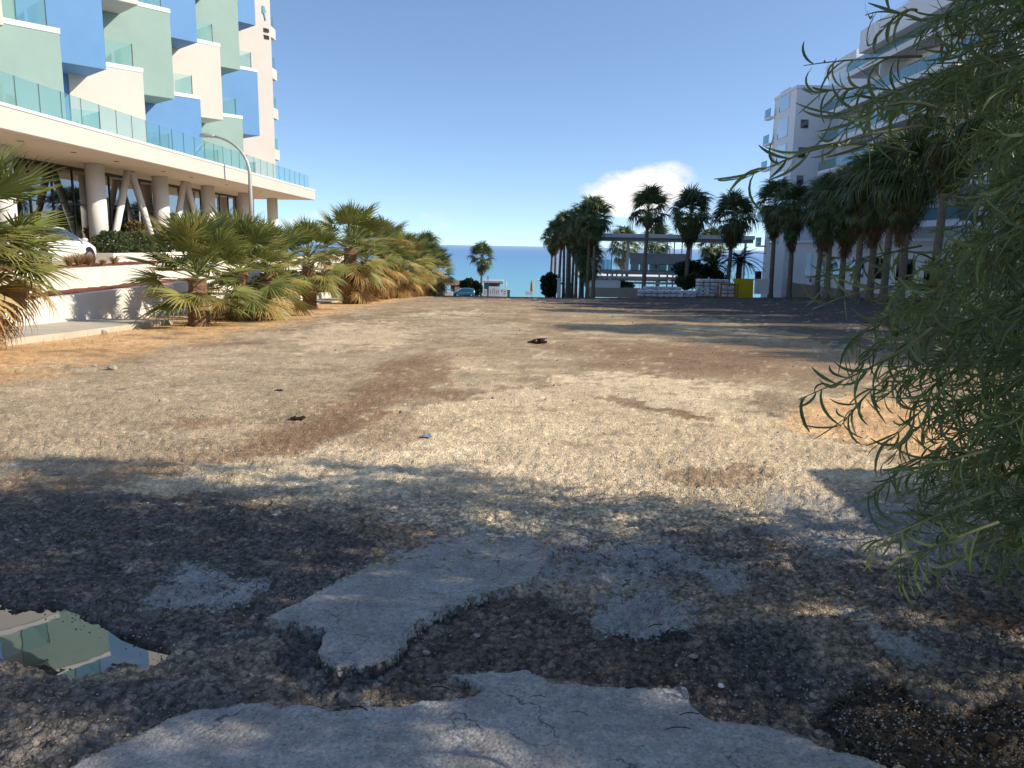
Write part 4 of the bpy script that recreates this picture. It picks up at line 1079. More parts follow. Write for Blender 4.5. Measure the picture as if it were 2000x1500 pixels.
# ------------------------------------------------------------------ acacia on the right
ACPOLY = [(1890, -200), (1835, -20), (1800, 40), (1790, 120), (1725, 190), (1800, 250), (1860, 300), (1870, 420), (1830, 470), (1790, 560), (1710, 625), (1655, 700), (1690, 760), (1770, 800), (1800, 870), (1780, 950), (1800, 1030), (1850, 1080), (1930, 1120), (2010, 1170), (2700, 1250), (2700, -600), (1950, -600)]
def build_acacia():
    rnd = random.Random(5)
    T = thing('acacia_tree', (4.6, 2.5, Gs(4.6, 2.5)), 'willowy acacia with long narrow leaves hanging in from the right edge', 'tree')
    base = Vector((4.6, 2.5, -.1)); crown = Vector((4.5, 2.5, 2.4))
    MB().tube([base, Vector((4.66, 2.45, .7)), Vector((4.55, 2.5, 1.5)), crown], [.16, .13, .11, .09], 12).build('trunk', 'bark', T)
    leaves = []; twigs = MB()
    limbs = MB()
    def spray(S, E, sag, nl, ll, wl, r0=.006):
        pts = []
        side = Vector((rnd.uniform(-1, 1), rnd.uniform(-1, 1), rnd.uniform(-.3, .3))) * (E - S).length * .08
        for i in range(9):
            t = i / 8
            pts.append(S.lerp(E, t) + Vector((0, 0, sag * 4 * t * (1 - t))) + side * math.sin(t * math.pi))
        twigs.tube(pts, [r0 * (1 - .75 * i / 8) for i in range(9)], 5, cap=False)
        for k in range(nl):
            t = .12 + .88 * (k + rnd.random()) / nl
            f = t * 8; i = min(7, int(f)); p = pts[i].lerp(pts[i + 1], f - i)
            ax = (pts[i + 1] - pts[i]).normalized()
            u = ax.cross(Vector((rnd.uniform(-1, 1), rnd.uniform(-1, 1), rnd.uniform(-1, 1)))).normalized()
            dr = (ax * rnd.uniform(.35, 1.0) + u * rnd.uniform(.4, 1.0) + Vector((0, 0, -.25))).normalized()
            leaves.append((p, dr, ll * rnd.uniform(.55, 1.2), wl * rnd.uniform(.7, 1.2), rnd.choice((-1, 1)) * rnd.uniform(.4, 2.0), rnd.random() * 6.28))
    def inpoly(px, py, poly=ACPOLY):
        return seg_sd(np.array([px]), np.array([py]), poly, 1.0)[0] > 0
    # sprays that show in the picture
    n = 0
    while n < 430:
        px = rnd.uniform(1640, 2250); py = rnd.uniform(-250, 1190)
        if not inpoly(px, py): continue
        D = rnd.uniform(2.15, 4.6) if py > 250 else rnd.uniform(2.3, 4.3)
        E = at(px, py, D)
        if E.z < .12: continue
        L = rnd.uniform(.45, .85)
        S = E + Vector((L * rnd.uniform(.65, 1.0), rnd.uniform(-.3, .3), L * rnd.uniform(.05, .75)))
        spray(S, E, rnd.uniform(.02, .10), rnd.randint(40, 56), .135, .0088)
        n += 1
    # thin outlying sprays
    for (sx, sy, ex, ey, D, nl) in [(1800, 245, 1450, 350, 2.1, 16), (1790, 300, 1500, 330, 2.3, 6), (1790, 200, 1585, 185, 2.6, 20), (1800, 110, 1570, 128, 2.5, 9), (1800, 40, 1690, 30, 2.4, 9), (1790, 20, 1700, 90, 2.6, 7),
                                    (1800, 160, 1620, 235, 2.4, 20), (1830, 210, 1640, 260, 2.2, 18), (1860, 560, 1585, 605, 2.3, 14), (1820, 640, 1560, 780, 2.2, 18), (1850, 700, 1640, 835, 2.4, 24), (1860, 740, 1740, 860, 2.3, 18),
                                    (1930, 880, 1690, 965, 2.2, 18), (1940, 960, 1700, 1065, 2.1, 20), (1950, 1020, 1745, 1105, 2.0, 16), (1960, 1050, 1830, 1120, 2.1, 12), (1800, 480, 1600, 560, 2.9, 18), (1850, 590, 1650, 690, 2.6, 24), (1840, 520, 1640, 520, 2.8, 14), (1900, 800, 1745, 890, 2.5, 18), (1860, 900, 1720, 930, 2.4, 12)]:
        spray(at(sx, sy, D + rnd.uniform(-.2, .3)), at(ex, ey, D), rnd.uniform(.01, .05), int(nl * 1.3), .125, .0085, .005)
    # the rest of the crown, out of frame, which shades the foreground
    n = 0; tries = 0
    while n < 820 and tries < 16000:
        tries += 1
        v = Vector((rnd.uniform(-1, 1), rnd.uniform(-1, 1), rnd.uniform(-1, 1)))
        if v.length > 1: continue
        E = Vector((4.7 + v.x * 2.5, 2.2 + v.y * 2.6, 3.5 + v.z * 2.1))
        L = rnd.uniform(.5, .9)
        S = E + Vector((rnd.uniform(-.3, .8) * L, rnd.uniform(-.5, .5) * L, L * rnd.uniform(.1, .7)))
        bad = False
        for q in (E, S):
            if q.y > .15:
                u, w = project(np.array(q[:]))
                if -80 < w < 1560 and -150 < u < 2080 and not inpoly(float(u) - 60, float(w)): bad = True
            elif q.x < 1.2: bad = True
        if bad: continue
        spray(S, E, rnd.uniform(.02, .1), 38, .21, .019)
        n += 1
    # limbs reaching out to the crown
    for k in range(26):
        a = rnd.uniform(0, 6.28); e = Vector((4.7 + 1.9 * math.cos(a), 2.2 + 2.0 * math.sin(a), rnd.uniform(1.6, 5.0)))
        if e.y > .2:
            u, w = project(np.array(e[:]))
            if u < 1950: continue
        m = crown.lerp(e, .5) + Vector((0, 0, .35))
        limbs.tube([crown - Vector((0, 0, rnd.uniform(0, 1.2))), m, e], [.05, .03, .012], 8)
    limbs.build('limbs', 'bark', T)
    tw = twigs.build('twigs', 'twig', T); tw['kind'] = 'stuff'
    def leaf_geo(p, dr, L, w, curve, ph):
        a = dr.cross(Vector((math.cos(ph), math.sin(ph), .3))).normalized(); nrm = dr.cross(a)
        vs = []; q = p.copy(); d = dr.copy(); N = 6
        for i in range(N + 1):
            t = i / N
            hw = w * .5 * math.sin(math.pi * (.06 + .9 * t)) ** .7
            vs += [q + a * hw, q - a * hw]
            d = (d + a * curve * .17 + Vector((0, 0, -.09))).normalized()
            q = q + d * (L / N)
            a = (a - d * a.dot(d)).normalized()
        return vs, [(2 * i, 2 * i + 1, 2 * i + 3, 2 * i + 2) for i in range(N)]
    vis = []
    P = np.array([l[0][:] for l in leaves]); u, w = project(P)
    big = np.array([l[2] for l in leaves]) / np.maximum(P[:, 1], .3)
    ok = (u > 1380) & (u < 1960) & (w > 0) & (w < 1180) & (P[:, 1] > .5)
    order = np.argsort(-np.where(ok, big, -1))[:300]
    single = set(int(i) for i in order)
    rest = MB()
    for i, lf in enumerate(leaves):
        vs, fs = leaf_geo(*lf)
        if i in single: MB().add(vs, fs, True).build('leaf', 'acacia', T)
        else: rest.add(vs, fs, True)
    o = rest.build('foliage', 'acacia', T); o['kind'] = 'stuff'
build_acacia()

# ------------------------------------------------------------------ vehicles
def make_car(loc, rz, label, paint, stations, wheels, wr, glass_x, shield, rear, group=None, name='parked_car', lamps=True, glassmat='darkglass'):
    T = thing(name, loc, label, 'car', group, rz)
    mb = MB(); K = 12
    def ring(s):
        x, zl, zb, zt, wb, wt = s
        h = [(0, zl), (wb * .8, zl), (wb * .97, zl + .10), (wb, (zl + zb) / 2), (wb * .985, zb - .05), (wb * .96, zb), (wt * 1.0 + (wb - wt) * .06, zt - (zt - zb) * .12), (wt * .9, zt - .015), (0, zt + .012)]
        pts = [(x, a, b) for a, b in h] + [(x, -a, b) for a, b in h[-2:0:-1]]
        return pts
    rs = [ring(s) for s in stations]; K = len(rs[0])
    V = [p for r in rs for p in r]; F = []
    for i in range(len(rs) - 1):
        for j in range(K):
            F.append((i * K + j, i * K + (j + 1) % K, (i + 1) * K + (j + 1) % K, (i + 1) * K + j))
    F.append(tuple(range(K))); F.append(tuple(range((len(rs) - 1) * K, len(rs) * K))[::-1])
    mb.add(V, F, True); mb.build('body', paint, T, local=True)
    xs = [s[0] for s in stations]
    def st(x): return [float(np.interp(x, xs, [s[k] for s in stations])) for k in range(1, 6)]
    def sp(x, f, side, o=.014):
        zl, zb, zt, wb, wt = st(x)
        return (x, side * (wb * .96 + (wt - wb * .96) * f + o), zb + (zt - zb) * f + o * .3)
    for side in (-1, 1):
        for a, b in zip(glass_x[:-1], glass_x[1:]):
            n = 4; m2 = MB(); vs = []
            for i in range(n + 1):
                x = a + .02 + (b - a - .04) * i / n
                vs += [sp(x, .06, side), sp(x, .84, side)]
            m2.add(vs, [(2 * i, 2 * i + 2, 2 * i + 3, 2 * i + 1) for i in range(n)], True)
            m2.build('side_window', glassmat, T, local=True)
        m2 = MB(); x = glass_x[-1] - .05; zl, zb, zt, wb, wt = st(x)
        m2.ball((x + .02, side * (wb + .10), zb + .07), (.08, .11, .07), 3, .02, 6, 10); m2.build('wing_mirror', paint, T, local=True)
        m2 = MB(); m2.box((glass_x[0] + glass_x[1]) / 2 - .1, (glass_x[0] + glass_x[1]) / 2 + .1, side * st(0)[3] - .02, side * st(0)[3] + .02, st(0)[1] - .14, st(0)[1] - .11)
        m2.build('door_handle', paint, T, local=True)
        if lamps:
            x = stations[-2][0]; zl, zb, zt, wb, wt = st(x)
            MB().ball((x - .03, side * wb * .78, zb - .06), (.16, .15, .07), 5, .03, 6, 10).build('headlight', 'lamplens', T, local=True)
            x = stations[1][0]; zl, zb, zt, wb, wt = st(x)
            MB().ball((x + .02, side * wb * .82, zb - .06), (.10, .13, .08), 6, .03, 6, 10).build('tail_light', 'redlens', T, local=True)
    for nm, (xa, xb) in (('windscreen', shield), ('rear_window', rear)):
        za, zb2 = st(xa)[2], st(xb)[2]; wa, wb2 = st(xa)[4] * .84, st(xb)[4] * .9
        sgn = 1 if xa > xb else -1
        m2 = MB(); m2.add([(xa, -wa, za + .03), (xa, wa, za + .03), (xb, wb2, zb2 + .03), (xb, -wb2, zb2 + .03)], [(0, 1, 2, 3)])
        m2.build(nm, glassmat, T, local=True)
    for x in wheels:
        for side in (-1, 1):
            w = st(x)[3]
            y0, y1 = side * (w - .17), side * (w + .015)
            arch = MB(); arch.tube([(x, side * (w - .1), wr + .01), (x, side * (w + .006), wr + .01)], wr * 1.16, 28); arch.build('wheel_arch', 'rubber', T, local=True)
            tyre = MB(); tyre.tube([(x, y0, wr), (x, y1 - side * .03, wr), (x, y1, wr)], [wr, wr, wr * .93], 28); ty = tyre.build('wheel', 'rubber', T, local=True)
            rim = MB(); rim.tube([(x, y1, wr), (x, y1 + side * .012, wr)], [wr * .68, wr * .62], 20)
            for k in range(5):
                a = k * 1.2566
                rim.box(x - .03, x + .03, min(y1, y1 + side * .02), max(y1, y1 + side * .02), wr, wr + .01)
            rim.build('rim', 'alloy', ty, local=True)
    return T
SEDAN = [(-2.18, .42, .74, .80, .66, .58), (-2.08, .30, .84, .94, .80, .68), (-1.65, .22, .90, 1.04, .87, .70), (-1.1, .20, .92, 1.26, .89, .63), (-.55, .2, .92, 1.40, .90, .60), (0, .2, .92, 1.42, .9, .60), (.35, .2, .91, 1.37, .9, .61), (.75, .2, .90, 1.20, .9, .66), (1.1, .2, .88, 1.0, .89, .74), (1.6, .22, .82, .90, .87, .72), (1.95, .27, .71, .78, .82, .66), (2.12, .34, .60, .66, .72, .56), (2.17, .42, .54, .58, .6, .46)]
make_car((-16.05, 26.4, TZ), R(90), 'white saloon car parked on the hotel terrace, half hidden by the left palm', 'carwhite', SEDAN, (-1.3, 1.36), .33, (-1.25, -.45, .25, .95), (1.06, .42), (-1.6, -1.08))
MPV = [(-2.0, .4, .8, .95, .74, .62), (-1.93, .28, .92, 1.35, .82, .66), (-1.75, .24, .95, 1.56, .85, .66), (-1.1, .22, .95, 1.66, .86, .66), (-.2, .22, .95, 1.68, .86, .66), (.4, .22, .94, 1.62, .86, .66), (.9, .22, .92, 1.36, .86, .68), (1.3, .22, .90, 1.08, .85, .7), (1.65, .24, .84, .94, .82, .68), (1.9, .3, .70, .76, .74, .6), (1.98, .4, .55, .6, .62, .5)]
b = gp(906, 143)
make_car((b.x, b.y, b.z + .02), R(186), 'small dark blue people carrier parked at the end of the lot', 'carblue', MPV, (-1.25, 1.28), .31, (-1.85, -.9, .1, 1.1), (1.26, .5), (-1.95, -1.7))
VAN = [(-2.3, .4, 1.1, 2.28, .86, .76), (-2.25, .28, 1.15, 2.38, .92, .82), (-1.2, .25, 1.15, 2.42, .93, .83), (.6, .25, 1.15, 2.42, .93, .83), (1.05, .25, 1.15, 2.30, .93, .80), (1.55, .25, 1.12, 1.55, .92, .78), (2.0, .27, 1.0, 1.15, .88, .74), (2.25, .35, .8, .85, .8, .66)]
make_car((7.0, 2.85, 0.0), R(-90), 'white box van added out of frame to cast the squared shadow on the right', 'carwhite', VAN, (-1.45, 1.35), .34, (-.2, .55, 1.35), (1.6, 1.02), (-2.3, -2.26), name='offscreen_van')  # unseen van, added outside the view for its squared shadow

# ------------------------------------------------------------------ street lamps
def street_lamp(base, ztop, arm, label, r=.085, head=.62):
    T = thing('street_lamp', base, label, 'street lamp', 'street lamps')
    b = Vector(base); h = ztop - b.z
    pts = [b - Vector((0, 0, .2)), b + Vector((0, 0, h * .5)), b + Vector((0, 0, h - abs(arm) * .95))]
    rr = [r * 1.25, r, r * .85]
    n = 9
    for i in range(1, n + 1):
        a = (i / n) * math.pi / 2 * .93
        pts.append(b + Vector((arm * (1 - math.cos(a)), 0, h - abs(arm) * .95 + abs(arm) * .95 * math.sin(a)))); rr.append(r * (.85 - .25 * i / n))
    MB().tube(pts, rr, 12).build('pole', 'galv', T)
    e = pts[-1]; s = 1 if arm > 0 else -1
    hd = MB(); hd.tube([e + Vector((-s * .05, 0, 0)), e + Vector((s * .12, 0, .03)), e + Vector((s * head * .6, 0, .05)), e + Vector((s * head, 0, .02)), e + Vector((s * head * 1.12, 0, -.02))], [.05, .10, .13, .12, .04], 12)
    hd.build('lamp_head', 'galv', T)
    MB().box(e.x + min(s * .18, s * head), e.x + max(s * .18, s * head), e.y - .09, e.y + .09, e.z - .10, e.z - .055).build('lamp_lens', 'lamplens', T)
p = at(491, 420, 42); street_lamp((p.x, 42, TZ - .2), at(415, 266, 42).z, -2.0, 'curved street lamp rising in front of the hotel canopy', .11, .68)
p = at(705, 420, 52); street_lamp((p.x, 52, Gs(p.x, 52)), at(690, 407, 52).z, -.6, 'street lamp whose head peeks out above the tall leafy palm', .07, .5)
def thin_pole(px, y0, D, name, label, r=.06):
    b = gp(px, D); t = at(px, y0, D)
    T = thing(name, b, label, 'pole')
    MB().tube([b - Vector((0, 0, .2)), Vector((b.x, b.y, t.z))], [r, r * .8], 8).build('shaft', 'galv', T)
    MB().ball((b.x, b.y, t.z), r * 1.3, 1, 0).build('cap', 'galv', T)
thin_pole(868, 516, 110, 'flag_pole', 'thin white pole at the end of the left palm row')
thin_pole(988.5, 545, 150, 'flag_pole', 'thin white pole behind the white sign panels', .08)

# ------------------------------------------------------------------ white building on the right
def build_right():
    B = thing('apartment_building', (36, 80, -5), 'white balconied apartment block stepping back behind the palms on the right', 'building')
    def win(x, y0, y1, z0, z1, face='x', mat='winglass'):
        if face == 'x':
            f = MB().box(x - .05, x - .002, y0 - .08, y1 + .08, z0 - .08, z1 + .08).build('window_frame', 'whiteframe', B)
            MB().box(x - .06, x - .052, y0, y1, z0, z1).build('pane', mat, f)
        else:
            f = MB().box(y0 - .08, y1 + .08, x - .05, x - .002, z0 - .08, z1 + .08).build('window_frame', 'whiteframe', B)
            MB().box(y0, y1, x - .06, x - .052, z0, z1).build('pane', mat, f)
    MB().box(31.5, 46, 91, 98.5, -8, 19.6).build('end_block', 'rbuilding', B)
    MB().box(31.4, 46, 90.9, 98.6, 19.602, 19.95).build('end_block_parapet', 'rbuilding', B)
    MB().box(36.5, 54, 60, 95, -8, 21.9).build('main_block', 'rbuilding', B)
    MB().box(36.1, 54, 87, 95.3, 21.902, 22.9).build('penthouse_parapet', 'rbuilding', B)
    MB().box(33.0, 54, 58.5, 79, EYE + 18.9, EYE + 20.95).build('roof_fascia', 'rbuilding', B)
    MB().box(36.6, 54, 12, 59.9, -6, 14.6).build('near_block', 'rbuilding', B)  # unseen block, extended to throw a more solid shadow on the lot
    FLO = [EYE + z for z in (2.5, 5.6, 8.7, 11.8, 14.9, 18.0)]
    for k, z in enumerate(FLO):
        y1 = 89.5 if k < 5 else 84
        MB().box(34.0, 36.52, 60.5, y1, z - .32, z).build('balcony_slab', 'rbuilding', B)
        if k < 5 or True:
            MB().box(33.98, 34.10, 60.4, y1 + .05, z - .34, z + .16).build('balcony_upstand', 'rbuilding', B)
            y = 60.6
            while y < y1 - 1:
                e = min(y + 2.9, y1)
                MB().box(34.03, 34.055, y, e - .06, z + .161, z + 1.15).build('balcony_glass', 'blueglass', B); y = e
            MB().box(34.03, 36.4, y1 - .04, y1, z + .001, z + 1.15).build('balcony_glass', 'blueglass', B)
        for y in np.arange(62, y1 - 3, 5.4):
            win(36.5, y, y + 3.4, z + .15, z + 2.35)
        for y in np.arange(65.9, y1 - 4, 10.8):
            MB().box(34.2, 36.5, y, y + .22, z + .0, z + 2.78).build('balcony_divider', 'rbuilding', B)
    # end block windows: long face and the face towards the lot
    for k in range(6):
        z = EYE + .6 + 3.1 * k
        win(31.5, 93.2, 96.6, z + .2, z + 2.4, 'x', 'winglass')
        MB().box(30.9, 31.5, 98.0, 100.2, z - .2, z).build('corner_balcony', 'rbuilding', B)
        MB().box(30.88, 30.91, 98.0, 100.2, z, z + 1.0).build('corner_balcony_glass', 'blueglass', B)
    for px, py, w, h in ((1571, 242, 16, 16), (1566, 298, 16, 20), (1562, 352, 14, 18), (1558, 404, 14, 18)):
        a = at(px - w / 2, py + h / 2, 91); c = at(px + w / 2, py - h / 2, 91)
        win(91.0, a.x, c.x, a.z, c.z, 'y')
    a = at(1477, 462, 91); c = at(1494, 448, 91)
    win(91.0, 31.9, 33.0, EYE + .4, EYE + 1.0, 'y')
    # ground-floor wing with windows, wall air-conditioners and a rough stone base
    MB().box(32.2, 36.6, 47, 90.8, -8, EYE + .9).build('ground_floor_wing', 'rbuilding', B)
    MB().box(31.9, 36.6, 46.8, 90.85, EYE + .902, EYE + 1.15).build('wing_parapet', 'rbuilding', B)
    MB().box(32.05, 32.2, 47, 90.7, -8, EYE - 3.6).build('stone_base', 'rstone', B)
    for y in (49, 53.5, 58, 62.5, 67, 71.5, 76):
        win(32.2, y, y + 2.9, EYE - 2.3, EYE - .5)
    for y in (80.5, 84.2):
        win(32.2, y, y + 1.5, EYE - 2.6, EYE - .3, mat='darkglass')
    for y in (78.6, 82.6, 66.1, 56.8):
        c = MB().box(31.72, 32.19, y, y + .95, EYE - 3.35, EYE - 2.7).build('air_conditioner', 'whiteframe', B)
        MB().tube([(31.71, y + .38, EYE - 3.03), (31.69, y + .38, EYE - 3.03)], .25, 18).build('fan_grille', 'frame', c)
    MB().tube([(32.0, 50, EYE - 2.85), (32.0, 72, EYE - 2.95)], .09, 8).build('pipe', 'galv', B)
build_right()

# ------------------------------------------------------------------ pixel-sized boxes placed at a real distance
def pbox(mb, x0, x1, y0, y1, D, dep):
    a = at(x0, y1, D); c = at(x1, y0, D)
    mb.box(a.x, c.x, D, D + dep, a.z, c.z); return mb
def build_pergola():
    D = 96
    b = gp(1290, D)
    P = thing('pergola_terrace', b, 'pale open pergola terrace with glass parapet standing before the sea', 'building')
    pbox(MB(), 1182, 1472, 463, 470, D - .5, 6).build('roof', 'greyroof', P)
    pbox(MB(), 1176, 1475, 461, 463, D - .8, 6.6).build('roof_edge', 'rbuilding', P)
    for x0, x1, y1, m, dd in ((1192, 1197, 562, 'rbuilding', 0), (1204, 1208, 562, 'rbuilding', 2.2), (1213, 1217, 562, 'greyroof', 3.2), (1222, 1230, 540, 'rbuilding', .3), (1302, 1305, 505, 'greyroof', 4.2), (1316, 1319, 505, 'greyroof', 4.2), (1331, 1334, 505, 'greyroof', 4.2), (1341, 1353, 560, 'rbuilding', .3), (1449, 1459, 570, 'rbuilding', 1)):
        pbox(MB(), x0, x1, 470.2, y1, D + dd, .35).build('post', m, P)
    pbox(MB(), 1230.5, 1340.5, 496, 516, D + .2, .25).build('parapet', 'greyroof', P)
    for k in range(6):
        pbox(MB(), 1231 + k * 18.2, 1248 + k * 18.2, 516.3, 531, D + .1, .04).build('glass_panel', 'greenglass', P)
    pbox(MB(), 1182, 1340, 531.3, 535, D - .2, 6).build('floor_slab', 'greyroof', P)
    for x in (1184, 1194, 1202, 1213, 1285, 1301, 1312): pbox(MB(), x, x + 4, 535.2, 572, D + 1 + (x % 3), .3).build('support', 'frame', P)
    # rounded glass corner
    c0 = at(1194, 531, D)
    n = 7
    for k in range(n):
        a0 = math.pi * (.5 + .5 * k / n); a1 = math.pi * (.5 + .5 * (k + 1) / n)
        r = 2.1
        q = [(c0.x + r * math.cos(a), D + 2.1 - r * math.sin(a)) for a in (a0, a1)]
        z0, z1 = c0.z, c0.z + 1.5
        mb = MB(); mb.add([(q[0][0], q[0][1], z0), (q[1][0], q[1][1], z0), (q[1][0], q[1][1], z1), (q[0][0], q[0][1], z1)], [(0, 1, 2, 3)])
        mb.build('curved_glass', 'blueglass', P)
        MB().tube([(q[0][0], q[0][1], z0), (q[0][0], q[0][1], z1)], .03, 6).build('baluster', 'galv', P)
    # sunlit deck behind
    zd = EYE - 3.9
    mb = MB().box(at(1138, 540, 104).x, at(1345, 540, 104).x, 103, 122, zd - .4, zd); o = mb.build('pool_deck', 'deck'); o['kind'] = 'structure'; o['label'] = 'bright sunlit white deck behind the pergola'
    W = thing('garden_wall', gp(1190, 91), 'low white garden wall with a beige foot left of the pallets', 'wall')
    pbox(MB(), 1150, 1212, 548, 563, 91, .25).build('wall_panel', 'rbuilding', W)
    pbox(MB(), 1150, 1252, 563.2, 580, 90.6, .7).build('footing', 'concrete', W)
    F = thing('white_fence', gp(1230, 93), 'thin white railing in front of the sunlit deck', 'fence')
    for x in range(1150, 1336, 9): pbox(MB(), x, x + 1.6, 543, 566, 93, .06).build('fence_post', 'whiteframe', F)
    pbox(MB(), 1150, 1336, 541.5, 543, 93, .07).build('top_rail', 'whiteframe', F)
    pbox(MB(), 1150, 1336, 552, 553, 93.09, .05).build('middle_rail', 'whiteframe', F)
    at_shrub(1222, 556, 92, 40, 16, 1300, .2, 'shrub_light', 31, 'clipped green hedge panel behind the garden wall')
    for k, (px, sh) in enumerate(((1318, 0), (1296, 1))):
        s = gp(px, 100)
        L = thing('deck_lounger', at(px, 548, 100), ['white sun lounger on the deck nearest the dark bush', 'white sun lounger on the deck left of the other'][k], 'lounger')
        pbox(MB(), px - 8, px + 6, 546, 549, 100, .7).build('seat', 'whiteframe', L)
        pbox(MB(), px + 6.2, px + 9, 540, 548, 100, .7).build('backrest', 'whiteframe', L)
        pbox(MB(), px - 7, px - 5.5, 549.2, 556, 100.1, .1).build('leg', 'whiteframe', L); pbox(MB(), px + 3, px + 4.5, 549.2, 556, 100.1, .1).build('leg', 'whiteframe', L)
build_pergola()

# ------------------------------------------------------------------ wrapped block stacks, crate and board
def bag_mesh(w, d, h):
    mb = MB(); V = []; F = []
    nx = 6; K = 8
    for i in range(nx + 1):
        t = i / nx; q = 1 - .22 * abs(2 * t - 1) ** 4
        for j in range(K):
            a = 2 * math.pi * (j + .5) / K
            c, s = math.cos(a), math.sin(a)
            c = math.copysign(abs(c) ** .45, c); s = math.copysign(abs(s) ** .45, s)
            V.append(((t - .5) * w, c * d / 2 * q, s * h / 2 * q + h / 2))
    for i in range(nx):
        for j in range(K): F.append((i * K + j, (i + 1) * K + j, (i + 1) * K + (j + 1) % K, i * K + (j + 1) % K))
    F.append(tuple(range(K))); F.append(tuple(range(nx * K, (nx + 1) * K))[::-1])
    mb.add(V, F, False); return mb.mesh('wrapped_block', 'bag')
BAG = bag_mesh(.575, .52, .315)
def stack(px0, D, nx, ny, nz, label, seed, gap=.03, skip=0):
    rnd = random.Random(seed); b = gp(px0, D)
    T = thing('block_stack', b, label, 'block stack', 'wrapped block stacks at the lot end')
    MB().box(b.x - .05, b.x + nx * .63, D - .05, D + ny * .56, b.z - .15, b.z + .13).build('pallet', 'wood', T)
    for k in range(nz):
        for i in range(nx):
            for j in range(ny):
                if k == nz - 1 and rnd.random() < skip: continue
                o = bpy.data.objects.new('wrapped_block', BAG); COL.objects.link(o); o.parent = T
                o.location = (i * .63 + .3 + rnd.uniform(-.03, .03), j * .56 + .26, .135 + k * .345); o.rotation_euler = (0, 0, rnd.uniform(-.06, .06))
stack(1247, 75, 9, 2, 2, 'long low stack of white wrapped blocks', 1)
stack(1258, 78.5, 6, 2, 3, 'second low stack of wrapped blocks just behind the long one', 2)
stack(1361, 75.4, 6, 2, 5, 'tall stack of white wrapped blocks beside the timber crate', 3, skip=.2)
def crate():
    b = gp(1406, 73); T = thing('timber_crate', b, 'orange timber crate of stacked blocks next to the yellow board', 'crate')
    w, d, h = 1.7, 1.2, 1.35
    for x in (0, w - .14):
        for y in (0, d - .1): MB().box(b.x + x, b.x + x + .14, 73 + y, 73 + y + .1, b.z - .1, b.z + h).build('corner_post', 'wood', T)
    for z in (.05, h - .12): 
        for y in (0.102, d - .2): MB().box(b.x + .142, b.x + w - .142, 73 + y, 73 + y + .05, b.z + z, b.z + z + .1).build('rail', 'wood', T)
    MB().box(b.x + .142, b.x + w - .142, 73.16, 73 + d - .21, b.z - .1, b.z + .04).build('base', 'wood', T)
    for k in range(3):
        for i in range(2):
            o = bpy.data.objects.new('wrapped_block', BAG); COL.objects.link(o); o.parent = T; o.location = (.5 + i * .66, .6, .05 + k * .345)
crate()
def board():
    D = 74.2; a = at(1433, 580, D); c = at(1475, 545, D)
    b = gp(1454, D); T = thing('yellow_board', b, 'large plain yellow board standing by the white building', 'board')
    mb = MB(); mb.add([(a.x, D, b.z - .05), (c.x, D + .3, b.z - .05), (c.x, D + .5, c.z), (a.x, D + .2, c.z), (a.x, D + .08, b.z - .05), (c.x, D + .38, b.z - .05), (c.x, D + .58, c.z), (a.x, D + .28, c.z)], [(0, 1, 2, 3), (5, 4, 7, 6), (0, 4, 5, 1), (1, 5, 6, 2), (2, 6, 7, 3), (3, 7, 4, 0)])
    mb.build('panel', 'yellow', T)
    for x in (a.x + .3, c.x - .3): MB().tube([(x, D + .45, b.z + 1.2), (x, D + 1.2, b.z - .05)], .04, 6).build('prop', 'wood', T)
    W = thing('boundary_wall', gp(1490, 77), 'short white boundary wall right of the yellow board', 'wall')
    pbox(MB(), 1474, 1503, 547, 574, 77, .3).build('wall_panel', 'rbuilding', W)
    pbox(MB(), 1473, 1504, 545.6, 547, 76.95, .4).build('coping', 'rbuilding', W)
board()

